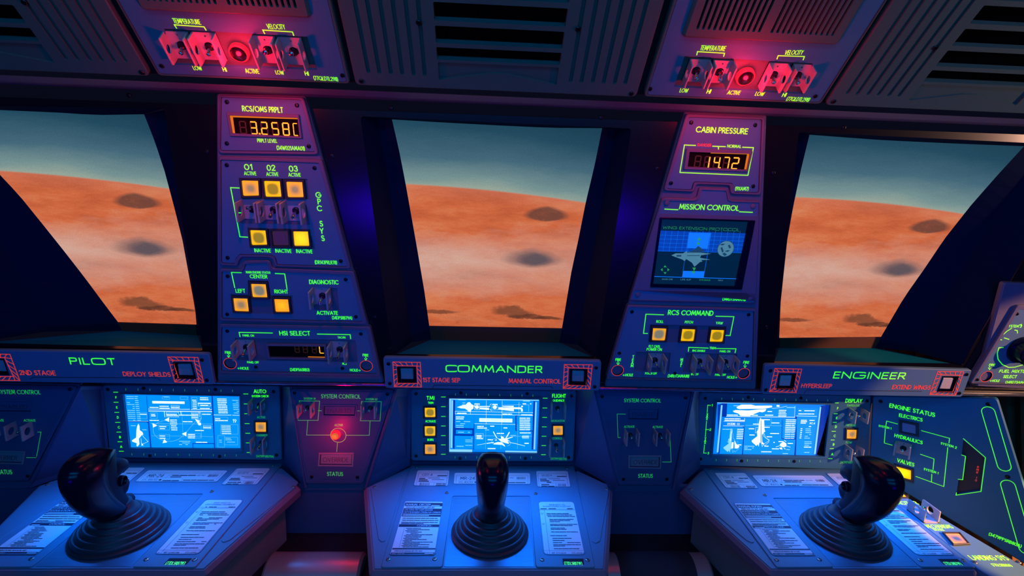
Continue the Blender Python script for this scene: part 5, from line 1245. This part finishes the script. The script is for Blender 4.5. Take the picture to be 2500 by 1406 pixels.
trap('SYSTEM CONTROL panel cut off by the left edge of the photo', [(-200, 938), (191, 943), (66, 1176), (-130, 1176)],
     [('SYSTEM CONTROL', -4, 961, 98.7, 962, 9), ('ACTIVATE', 58.5, 1028.6, 86.6, 1029, 5), ('ACTIVATE', -22, 1028.3, 9, 1028.6, 5), ('STATUS', -12, 1157, 29.5, 1157, 9.5)],
     [[(92, 1054.8), (100, 1054.8), (88.8, 1117), (64.8, 1117)]],
     [([(-8, 979), (80, 981), (76, 1005), (-12, 1004)], ('ENABLED', 0, 997, 66, 998, 9)), ([(-26, 1103), (57, 1105), (53, 1130), (-30, 1128)], ('OVERRIDE', -20, 1122, 44, 1123, 10))],
     [(12, 52, 1042, 1078, -.1, .032), (-70, -32, 1042, 1078, -.1, .032)], [(171, 950), (68, 1161.6)], [[(-60, 1163), (20, 1165), (34, 1172), (56, 1172)]])

# ================================================================== DESKS
D0 = DESK.at(1196, 1302)                       # the middle desk; the other two are the same desk set further along
DX = {1: -.770 - .022, 2: 0., 3: .833 - .022}
dpx = D0.px
def sticker(t, quad, draw, r=.006, label=None, n=.0036, base='placard_white', well=True):
    P = fillet([dpx(*q) for q in quad], r)
    mb = Mb(); mb.prism(P, n - .0006, n); p = mb.obj('placard', base, t)
    if well:
        w = Mb(); w.prism(inset(ccw(P), -.0030), n - .0010, n + .0004, .0003, [inset(ccw(P), -.0006)]); w.obj('placard_frame', 'desk_paint', p)
    if label: p['label'] = label
    a, b, c, d = [Vector(q) for q in quad]
    Q = lambda s, y: tuple(a.lerp(b, s).lerp(d.lerp(c, s), y))
    ink = {k: Ink(D0, n + .0004) for k in 'dwb'}
    ink['b'].n = n + .0002
    hp = abs(d.y - a.y)
    draw(ink, Q, hp)
    ink['b'].obj('print_blocks', 'placard_dark', p); ink['d'].obj('print_dark', 'print_dark', p); ink['w'].obj('print_light', 'print_white', p)
    return p
def border(ink, Q, m=.05, my=None):
    my = my or m; ink['d'].l([Q(m, my), Q(1 - m, my), Q(1 - m, 1 - my), Q(m, 1 - my)], .0006, True)
def bars(ink, Q, s0, s1, y0, y1, n=11):
    for i in range(n):
        s = s0 + (s1 - s0) * i / n
        ink['d'].l([Q(s, y0), Q(s, y1)], .0005 + .0007 * random.random())
def small(title, ref, lines2):
    def d(ink, Q, h):
        k = ink['d']; border(ink, Q, .05, .09)
        k.t(title, *Q(.17, .27), *Q(.48, .27), h * .12, .13); k.dash(*Q(.66, .27), *Q(.92, .27), h * .07)
        k.l([Q(.10, .33), Q(.92, .33)], .0005)
        for y, a, b, w in ((.45, .12, .30, 0), (.55, .12, .36, 0), (.64, .12, .42, 0)): k.dash(*Q(a, y), *Q(b, y), h * .075)
        k.l([Q(.38, .425), Q(.72, .425)], .0018); k.l([Q(.50, .525), Q(.86, .525)], .0018)
        k.l([Q(.10, .70), Q(.92, .70)], .0005); k.l([Q(.58, .73), Q(.58, .92)], .0005)
        bars(ink, Q, *((.16, .46) if lines2 else (.64, .90)), .75, .89, 12)
        for y in (.80, .90): k.dash(*Q(*((.66, y) if lines2 else (.14, y))), *Q(*((.92, y) if lines2 else (.50, y))), h * .075)
    return d
def wide(ink, Q, h):
    k = ink['d']; border(ink, Q, .025, .13)
    k.t('MR-24', *Q(.08, .50), *Q(.27, .50), h * .24, .13); k.l([Q(.05, .58), Q(.96, .58)], .0005); k.l([Q(.36, .20), Q(.32, .56)], .0005)
    k.t('SYS. #56702', *Q(.06, .80), *Q(.25, .80), h * .14, .13); k.poly([Q(.27, .68), Q(.30, .68), Q(.30, .80), Q(.27, .80)]); k.l([Q(.55, .62), Q(.56, .86)], .0005)
    for a, b, y in ((.38, .66, .34), (.38, .60, .48), (.33, .52, .80), (.58, .95, .76)): k.dash(*Q(a, y), *Q(b, y), h * .10)
    k.t('U.S. PAT.', *Q(.69, .40), *Q(.79, .40), h * .11, .13); bars(ink, Q, .83, .95, .26, .46, 14)
def manual(title, band, cyr, mid, foot, foot2):
    def d(ink, Q, h):
        b, w, k = ink['b'], ink['w'], ink['d']
        def blk(y0, y1, s0=.0, s1=1.): b.poly([Q(s0, y0), Q(s1, y0), Q(s1, y1), Q(s0, y1)])
        blk(0, .062); w.t(title, *Q(.03, .050), *Q(.68, .050), h * .032, .2); w.dash(*Q(.72, .048), *Q(.95, .048), h * .022)
        k.t(band, *Q(.06, .098), *Q(.80, .098), h * .024, .2)
        blk(.108, .262)
        for i, s in enumerate(cyr): w.t(s, *Q(.02, .148 + i * .045), *Q((.76, .98)[i], .148 + i * .045), h * .027, .14)
        w.poly([Q(.02, .210), Q(.99, .212), Q(.99, .225), Q(.02, .222)]); w.poly([Q(.02, .235), Q(.70, .236), Q(.70, .25), Q(.02, .248)])
        for y, e in ((.292, .92), (.330, .98), (.370, .94), (.392, .70)): k.dash(*Q(.05, y), *Q(e, y), h * .018, .97)
        blk(.408, .458); w.t(mid, *Q(.45 if len(mid) < 9 else .3, .444), *Q(.82, .444), h * .026, .16); w.dash(*Q(.06, .444), *Q(.28, .444), h * .02, .8)
        k.l([Q(.15, .465), Q(.15, .845)], .0005)
        y = .485
        for i in range(16):
            s0 = .20 if i % 2 == 0 else .24; e = random.uniform(.45, .96) if i % 2 else random.uniform(.40, .62)
            k.dash(*Q(s0, y), *Q(e, y), h * .016, .97); y += .0235
        blk(.858, .885); k.t(foot, *Q(.06, .925), *Q(.70, .925), h * .022, .18)
        blk(.943, 1.); w.t(foot2, *Q(.03, .985), *Q(.30, .985), h * .030, .13); w.poly([Q(.77, .952), Q(.97, .952), Q(.97, .988), Q(.77, .988)])
    return d
def sheet(h1, h2, ref, std):
    def d(ink, Q, h):
        k = ink['d']
        k.t(h1, *Q(.30, .042), *Q(.74, .042), h * .022, .12); k.t(h2, *Q(.12, .075), *Q(.90, .075), h * .022, .12)
        for a, b in ((.05, .20), (.28, .46), (.80, .95)): k.dash(*Q(a, .108), *Q(b, .108), h * .018)
        k.l([Q(0, .12), Q(1, .12)], .0006); k.l([Q(0, .135), Q(1, .135)], .0004); k.l([Q(.14, .135), Q(.14, .999)], .0005); k.l([Q(0, .905), Q(1, .905)], .0006)
        k.t('1/', *Q(.045, .215), *Q(.10, .215), h * .028, .12); k.t('2/', *Q(.045, .41), *Q(.10, .41), h * .028, .12); k.t('3', *Q(.06, .97), *Q(.09, .97), h * .026, .12)
        for y, a, b in ((.200, .20, .80), (.228, .20, .88), (.256, .22, .96), (.310, .26, .92), (.333, .26, .80), (.356, .26, .52), (.405, .26, .98), (.428, .26, .84), (.475, .26, .62), (.498, .26, .66), (.550, .26, .95), (.620, .22, .64), (.672, .27, .82), (.712, .27, .56), (.752, .27, .97), (.792, .27, .96), (.818, .27, .55), (.868, .27, .90)):
            k.dash(*Q(a, y), *Q(b, y), h * .017, .97)
        k.t(ref, *Q(.20, .965), *Q(.55, .965), h * .026, .13); k.t(std, *Q(.70, .965), *Q(.96, .965), h * .026, .13)
    return d
OUT_L = [(-.222, .288), (-.318, .180), (-.238, -.122)]
OUT_R = [(.238, -.122), (.318, .182), (.226, .288)]
def desk(k, label, man, sh, tag, sx):
    fr = Frame(D0.O + Vector((DX[k], 0, 0)), (1, 0, 0), (0, 1, 0))
    t = thing(fr, 'console_desk', label, 'control desk', 'crew console desks')
    o = (OUT_L + OUT_R) if k != 3 else OUT_L + [(.2150, -.122), (.2150, .205), (.262, .210), (.262, .288)]
    P = fillet(o, .010); mb = Mb(); mb.prism(P, -.024, -.001, .007); mb.obj('desk_top', 'tray_paint', t)
    pe = Mb(); pe.prism(inset(ccw(o), .035), -.74, -.024); pe.obj('pedestal', 'gap_wall', t)
    mb = Mb(); mb.prism(inset(ccw(P), .011), -.001, .0004); mb.obj('top_skin', 'desk_paint', t)
    U_ = [(1003, 1138), (1401, 1140), (1453, 1388), (1308, 1387), (1293.5, 1212.6), (1105, 1212.6), (1080, 1387), (929, 1388)]
    Uv = [dpx(*q) for q in U_]
    if k == 3: Uv[2:3] = [(.2470, .2100), (.2140, .2050), (.2140, -.110)]
    mb = Mb(); mb.prism(fillet(Uv, .006), .0002, .0030, .0012); mb.obj('mounting_plate', 'desk_paint', t)
    mb = Mb(); mb.prism(fillet([dpx(*q) for q in ((1107, 1215), (1291, 1215), (1304, 1384), (1084, 1384))], .003), .0003, .0010, .0003); mb.obj('stick_bay', 'desk_metal', t)
    for i, w in enumerate(([(996, 1149), (912, 1184), (905, 1195), (924, 1318), (932, 1325), (941, 1322)], [(1406, 1149), (1481, 1184), (1487, 1196), (1465, 1322), (1455, 1328), (1445, 1323)])):
        if k == 3 and i: continue
        mb = Mb(); mb.prism(fillet([dpx(*q) for q in w], .005), .0002, .0022, .0008); mb.obj('side_plate', 'desk_paint', t)
    for x, y in ((1018, 1141), (1384, 1143), (1091, 1203.7), (1307.5, 1205.5), (948, 1366), (1061, 1365.5), (1323.4, 1367), (1434, 1367.5)): screw(D0, t, x, y, .0028, .0050, 'bright_screw')
    for x, y in ((914.6, 1189.6), (1481.6, 1194)):
        if not (k == 3 and x > 1300): screw(D0, t, x, y, .002, .0048, 'bright_screw')
    if k != 1 or True:
        sticker(t, [(1019.5, 1151), (1097.6, 1151), (1092.5, 1189), (1010.6, 1188)], small('CDT-4', '', True), .006)
        sticker(t, [(1110, 1157), (1293.5, 1157.6), (1294, 1184.5), (1108, 1184)], wide, .006)
        sticker(t, [(1309, 1152.5), (1385.6, 1152.5), (1392, 1191), (1312.7, 1191)], small('A/G R27-4', '', False), .006)
    sticker(t, [(990, 1226.7), (1081, 1228), (1060.5, 1356), (953, 1356)], manual(*man), .003, 'instruction placard with dark header bands')
    sticker(t, [(1315, 1228), (1399.7, 1228), (1426.6, 1356), (1329, 1356)], sheet(*sh), .009, 'white rounded instruction placard')
    mb = Mb(); mb.prism([dpx(*q) for q in ((1374, 1381), (1426, 1381), (1424, 1367), (1373, 1367))], .0028, .0034, 0); tg = mb.obj('serial_tag', 'dark_void', t)
    ik = Ink(D0, .0038); ik.t(tag, 1378, 1378, 1422, 1378.5, 6.5); ik.obj('lettering', 'ink_lime_tag', tg)
    return t, fr
dd = {}
dd[1] = desk(1, 'left control desk below the PILOT sign, partly outside the photo', ('MANUAL RCD114', 'KEEP CLEAR OF VENTS', ('SYSTEME DE COMMANDE', 'REGULATION THERMIQUE'), 'CONTROL:', 'OPERATIONS MANUAL REF.', 'FPC 26537'), ('DRIVER TANKER FOR', 'CRYOGENISKE DRIVMIDLER', 'REF 1.2.80LGM', 'STD 65146'), '(77DLSRB79F)', 0)
dd[2] = desk(2, 'middle control desk below the COMMANDER sign', ('MANUAL OEC329', 'PAYLOAD COOLING SUPPORT', ('СИСТЕМА РЕГУЛИРОВАНИЯ', 'ОКРУЖАЮЩЕЙ СРЕДЫ НА ОРБИТЕ'), 'CONTROL:', 'OPERATIONS MANUAL REF. PPC-1600', 'FPC 26538'), ('REINIGINGS- EN', 'BAANSYSTEMEN VOERTUIG', 'REF 37.9.60LM', 'STD 65148'), '(77DLSRB79F)', 0)
dd[3] = desk(3, 'right control desk below the ENGINEER sign, half in warm light', ('MANUAL FLP203', 'KEEP OUT AT 60C AND 80C', ('MASNAHMEN BEI', 'STORUNGEN LEAK POWER'), 'FREON LEAK', 'OPERATIONS MANUAL REF. LP-2085', 'STD 43387'), ('ENTRETIEN DE', 'SYSTEMES DE PROPULSION', 'REF 37.5.20EM', 'STD 65149'), '(77DLSRB79F)', 0)

# ================================================================== CONTROL STICKS
def stick(k, label):
    fr = Frame(D0.O + Vector((DX[k] + .0, 0, .0011)), (1, 0, 0), (0, 1, 0))
    t = thing(fr, 'control_stick', label, 'joystick', 'control sticks on the desks')
    prof = [(0, 0), (.0845, 0), (.0855, .002), (.0855, .005), (.083, .0075), (.0805, .0085)]
    rr = [.0800, .0710, .0620, .0525, .0425]; z = .0085
    for i, r in enumerate(rr):
        nx = rr[i + 1] if i < 4 else .034
        hh = .0085
        for a in (0, 25, 50, 75, 90): prof.append((r - .004 + .004 * math.cos(R(a)), z + hh * .55 + .0045 * math.sin(R(a)) - .001))
        prof.append((nx + .0025, z + hh * .55 + .0025)); z += hh
    prof += [(.034, z + .003), (.030, z + .006), (.0255, z + .012), (.0235, z + .020), (0, z + .021)]
    b = Mb(); b.lathe(prof, 0, 0, 56); bo = b.obj('rubber_boot', 'black_rubber', t); bo.scale = (1.07, 1.07, 1) if k != 2 else (1, 1, 1)
    ZZ = 1.03
    S_ = [(.038, .026, -.036, .048, .0215), (.034, .046, -.066, .074, .0225), (.018, .078, -.098, .110, .0235), (.006, .104, -.116, .146, .0255), (-.002, .128, -.1235, .175, .0275),
          (-.006, .148, -.120, .197, .0285), (-.006, .164, -.104, .210, .0275), (-.004, .177, -.078, .2145, .0240), (-.001, .186, -.048, .2105, .0180)]
    S_ = [(a, b * (1 + .03 * i / 8), c, d * (1 + .03 * i / 8), w * (1.08 + .05 * i / 8)) for i, (a, b, c, d, w) in enumerate(S_)]
    def cat(p0, p1, p2, p3, s): return .5 * (2 * p1 + (p2 - p0) * s + (2 * p0 - 5 * p1 + 4 * p2 - p3) * s * s + (3 * p1 - p0 - 3 * p2 + p3) * s ** 3)
    rows = []
    for i in range(len(S_) - 1):
        for s in (0, .25, .5, .75):
            g = [S_[max(i - 1, 0)], S_[i], S_[i + 1], S_[min(i + 2, len(S_) - 1)]]
            rows.append([cat(*[q[j] for q in g], s) for j in range(5)])
    rows.append(list(S_[-1]))
    def ringp(fy, fz, ry, rz, a, sc=1., sub=0.):
        cy, cz = (fy + ry) / 2, (fz + rz) / 2; dy, dz = (fy - ry) / 2, (fz - rz) / 2; out = []
        for j in range(28):
            w = 2 * PI * j / 28; c, s = math.cos(w), math.sin(w)
            c2 = math.copysign(abs(c) ** .85, c); s2 = math.copysign(abs(s) ** .85, s)
            wd = a * (1 - .16 * max(c, 0))          # narrower towards the fingers
            out.append((wd * s2 * sc, cy + dy * c2 * sc, cz + dz * c2 * sc))
        return out
    g = Mb(); vs = []; n = 28
    for rw_ in rows: vs += ringp(*rw_)
    for sc in (.75, .4): vs += [tuple(Vector(q) + Vector((0, .004, .004)) * (1 - sc)) for q in ringp(*rows[-1], sc)]
    m_ = len(rows) + 2; fs = []
    for i in range(m_ - 1):
        for j in range(n): fs.append((i * n + j, i * n + (j + 1) % n, (i + 1) * n + (j + 1) % n, (i + 1) * n + j))
    fs.append(tuple(range(n))[::-1]); o = (m_ - 1) * n; fs.append(tuple(o + j for j in range(n)))
    g.add(vs, fs); gp = g.obj('grip', 'grip_matte', t)
    for pl in gp.data.polygons: pl.use_smooth = True
    # glossy shell over the palm side
    ps = Mb(); K = 15; vs = []; fs = []; use = rows[3:]
    for i, rw_ in enumerate(use):
        fy, fz, ry, rz, a_0 = rw_; cy, cz = (fy + ry) / 2, (fz + rz) / 2; dy, dz = (fy - ry) / 2, (fz - rz) / 2; hl = math.hypot(dy, dz); k_ = 1 + .0022 / max(hl, .01); ka = 1 + .0020 / a_0
        lo = R(78 + 12 * math.sin(PI * i / len(use)))
        for j in range(K):
            w = lo + (2 * PI - 2 * lo) * j / (K - 1); c, s_0 = math.cos(w), math.sin(w)
            c2 = math.copysign(abs(c) ** .85, c); s2 = math.copysign(abs(s_0) ** .85, s_0)
            vs.append((a_0 * (1 - .16 * max(c, 0)) * s2 * ka, cy + dy * c2 * k_, cz + dz * c2 * k_))
    nr = len(use); cv = Vector((0, -.045, .15))
    for i in range(nr - 1):
        for j in range(K - 1): fs.append((i * K + j, i * K + j + 1, (i + 1) * K + j + 1, (i + 1) * K + j))
    tip = [tuple(Vector(q) * .35 + Vector((0, .002, .1905)) * .65) for q in vs[-K:]]
    vs += tip + [(0, .006, .1885)]; o = nr * K
    for j in range(K - 1): fs.append(((nr - 1) * K + j, (nr - 1) * K + j + 1, o + j + 1, o + j)); fs.append((o + j, o + j + 1, o + K))
    inner = [tuple(Vector(q).lerp(cv, .10)) for q in vs]; n0 = len(vs); fs2 = [tuple(k + n0 for k in f)[::-1] for f in fs]
    cnt = {}
    for f in fs:
        for i in range(len(f)): e_ = (f[i], f[(i + 1) % len(f)]); cnt[e_] = 1
    rim_ = [e_ for e_ in cnt if (e_[1], e_[0]) not in cnt]
    ps.add(vs + inner, fs + fs2 + [(b_0, a_1, a_1 + n0, b_0 + n0) for a_1, b_0 in rim_])
    sh_ = ps.obj('palm_shell', 'black_gloss', gp)
    for pl in sh_.data.polygons: pl.use_smooth = True
    # thumb rest at the head, finger triggers
    def lump(name, path, rad, m='grip_matte'):
        q = Mb(); q.tube(path, rad, 16); ob = q.obj(name, m, gp)
        for pl in ob.data.polygons: pl.use_smooth = True
        return ob
    lump('thumb_rest', [(0, -.036, .146), (0, -.008, .150), (0, .010, .148), (0, .020, .142), (0, .024, .134), (0, .022, .126)], [.021, .0205, .0185, .016, .012, .004])
    lump('trigger', [(0, -.010, .092), (0, .012, .098), (0, .024, .103), (0, .030, .106), (0, .032, .108)], [.019, .0165, .012, .007, .002])
    lump('lower_trigger', [(0, .006, .050), (0, .028, .056), (0, .038, .060), (0, .044, .062)], [.020, .016, .011, .003])
    for s in (1, -1):
        q = Mb(); q.T = lambda a, b, c, s=s: (s * c, -.012 + a, .127 + b)
        q.lathe([(0, .0232), (.0072, .0232), (.0090, .0275), (.0104, .0275), (.0112, .0235), (.0112, .018), (0, .018)], 0, 0, 20); q.obj('side_button', 'black_gloss', gp)
        q = Mb(); q.T = lambda a, b, c, s=s: (s * c * .95, .026 + a, .043 + b)
        q.lathe([(0, .0200), (.0052, .0200), (.0066, .0225), (.0078, .0222), (.0082, .0190), (.0082, .014), (0, .014)], 0, 0, 20); q.obj('side_button', 'black_gloss', gp)
    return t
stick(1, 'black control stick on the left desk, seen from its side')
stick(2, 'black control stick on the middle desk, seen straight from behind')
stick(3, 'black control stick on the right desk, back edge in warm light')

# ================================================================== RIGHT-HAND SIDE: engine status panel and desk-level side panel
e = lambda x, y: (2000 + x / 3.084, 950 + y / 3.084)
fr = ENG.at(2260, 1120)
t = thing(fr, 'status_panel', 'ENGINE STATUS side panel with green flow chart and glowing VALVES button', 'control panel')
P = fillet([fr.px(*q) for q in ((2130, 966), (2436, 972), (2580, 1440), (2500, 1376), (2188, 1190), (2121, 1150))], .010)
mb = Mb(); chev = [fr.px(*e(*q)) for q in ((1085, 382), (1244, 516), (1211, 764), (1033, 793), (1049, 682), (1081, 684), (1104, 504), (1073, 494))]
mb.prism(P, -.014, 0, .003, [ccw(chev)]); mb.obj('panel_plate', 'status_paint', t)
cb = Mb(); cb.flat([ccw(chev)], -.008); cb.obj('chevron_floor', 'well_dark', t)
k = Ink(fr, split=True)
for q in (('ENGINE STATUS', (530, 135), (868, 208), 9), ('ELECTRICS', (602, 206), (775, 243), 7.5), ('SYSTEM 1', (448, 282), (541, 303), 4.6), ('HYDRAULICS', (567, 358), (775, 414), 7.5), ('SYSTEM 2', (915, 413), (1033, 448), 5), ('VALVES', (587, 545), (712, 582), 8), ('SYSTEM 1', (787, 607), (895, 640), 5), ('(3479PPSRB80A)', (1275, 1098), (1520, 1194), 7)):
    k.t(q[0], *e(*q[1]), *e(*q[2]), q[3])
for l in (((590, 262), (508, 240), (502, 275)), ((498, 300), (490, 405), (550, 422)), ((770, 312), (982, 370), (977, 405)), ((968, 440), (938, 733), (728, 657)), ((762, 490), (865, 525), (857, 605)), ((848, 640), (845, 697)),
          ((1085, 372), (1252, 515), (1218, 770), (1030, 798), (1034, 780)), ((1072, 495), (1102, 505), (1080, 682), (1046, 678))): k.l([e(*q) for q in l], .0015)
def capsule(a, b, w):
    a, b = Vector(fr.px(*e(*a))), Vector(fr.px(*e(*b))); d = (b - a).normalized(); s = Vector((-d.y, d.x)); out = []
    for i in range(13): f = R(90 + 15 * i); out.append(a + (d * math.cos(f) + s * math.sin(f)) * w)
    for i in range(13): f = R(-90 + 15 * i); out.append(b + (d * math.cos(f) + s * math.sin(f)) * w)
    k.mb.stroke(out, .0015, .0004, True); k.cut('marking_line')
capsule((1273, 170), (1393, 578), .0125); capsule((1422, 726), (1560, 1200), .0135)
k.obj('lettering', 'ink_green', t)
k = Ink(fr, -.0076)
for i, ch in enumerate('RMB 10'):
    if ch != ' ': k.t(ch, *e(1185 - i * 3, 590 + i * 20), *e(1203 - i * 3, 596 + i * 20), 4.5)
k.obj('warning_lettering', 'ink_red', t)
button(fr, t, [e(622, 250), e(728, 272), e(728, 340), e(622, 318)], 'lens_off_blue', .006)
button(fr, t, [e(580, 582), e(690, 612), e(690, 682), e(578, 650)], 'lens_full', .006)
guard(fr, t, 2183, 2221, 1087, 1118, 0, .028, -.001)
for x, y in ((463, 93), (1272, 113), (1418, 660)): screw(fr, t, *e(x, y), 0, .0050)
lamp('valve_glow', 'POINT', fr.world(*fr.px(*e(635, 632)), .03), .012, (1, .45, .05), None, .01)

fr = DESK.at(2330, 1300, .002)
t = thing(fr, 'side_panel', 'LANDING SYS switch panel beside the right desk, below the ENGINE STATUS panel', 'control panel')
mb = Mb(); o = [fr.px(*e(*q)) for q in ((618, 790), (1560, 1345), (1640, 1440), (1345, 1440), (1206, 1354), (592, 874))]
mb.prism(fillet(o, .004), -.03, 0, .0015); mb.obj('panel_plate', 'desk_paint', t)
pe = Mb(); pe.prism(inset(ccw(o), .03), -.742, -.03); pe.obj('pedestal', 'gap_wall', t)
k = Ink(fr, split=True)
for q in (('MECHANISMS', (822, 1045), (1014, 1046), 8), ('BRAKE', (872, 1064), (945, 1065), 4.5), ('MOTOR', (597, 868), (750, 866), 7), ('LANDING SYS', (1160, 1284), (1432, 1286), 10.5), ('(77DLSRB80A)', (1312, 1332), (1458, 1335), 6)): k.t(q[0], *e(*q[1]), *e(*q[2]), q[3])
k.obj('lettering', 'ink_green', t)
guard(fr, t, 2241, 2275, 1218, 1249, 0, .030, -.0005)
button(fr, t, [(2306, 1302), (2342, 1302), (2363, 1326), (2329, 1328)], 'lens_bluecore', .0035)
button(fr, t, [(2196, 1206), (2208, 1206.5), (2214, 1214), (2202, 1214)], 'lens_amber', .002)
for x, y in ((1170, 1303), (1500, 1303)): screw(fr, t, *e(x, y), 0, .005, 'bright_screw')

# ================================================================== ROLLS IN THE FOOTWELLS
def roll(x0, x1, label, sleeve):
    c = Vector(((x0 + x1) / 2, 1.128, 1.5 - .930)); fr = Frame(c, (0, 1, 0), (0, 0, 1)); hl = (x1 - x0) / 2   # outward axis of this frame is +X
    t = thing(fr, 'roller_bar', label, 'roller bar', 'thick bars between the desks')
    b = Mb(); r = .060; b.lathe([(0, -hl), (r - .006, -hl), (r, -hl + .006), (r, hl - .006), (r - .006, hl), (0, hl)], 0, 0, 64)
    tb = b.obj('bar', 'roll_metal', t)
    if sleeve:
        s = Mb(); s.lathe([(r - .001, -hl + .035), (r + .0025, -hl + .036), (r + .0025, hl - .042), (r - .001, hl - .041)], 0, 0, 64); s.obj('mesh_sleeve', 'roll_fabric', t)
    return t
roll(-.496, -.275, 'bare brushed metal bar low between left and middle desks', False)
roll(.296, .556, 'black mesh sleeved bar low between middle and right desks', True)

# unseen area lights added under the name boards, boosting the screens' glow on desks
for x, k_ in ((-.78, 1.15), (.022, 1.25), (.90, 1.35)):
    lo_ = lamp('desk_fill_lamp', 'AREA', (x, 1.205, 1.016), .85 * k_, (.0, .18, 1.0), (x, 1.13, DESK_Z), .40, .02); lo_.data.spread = R(86)
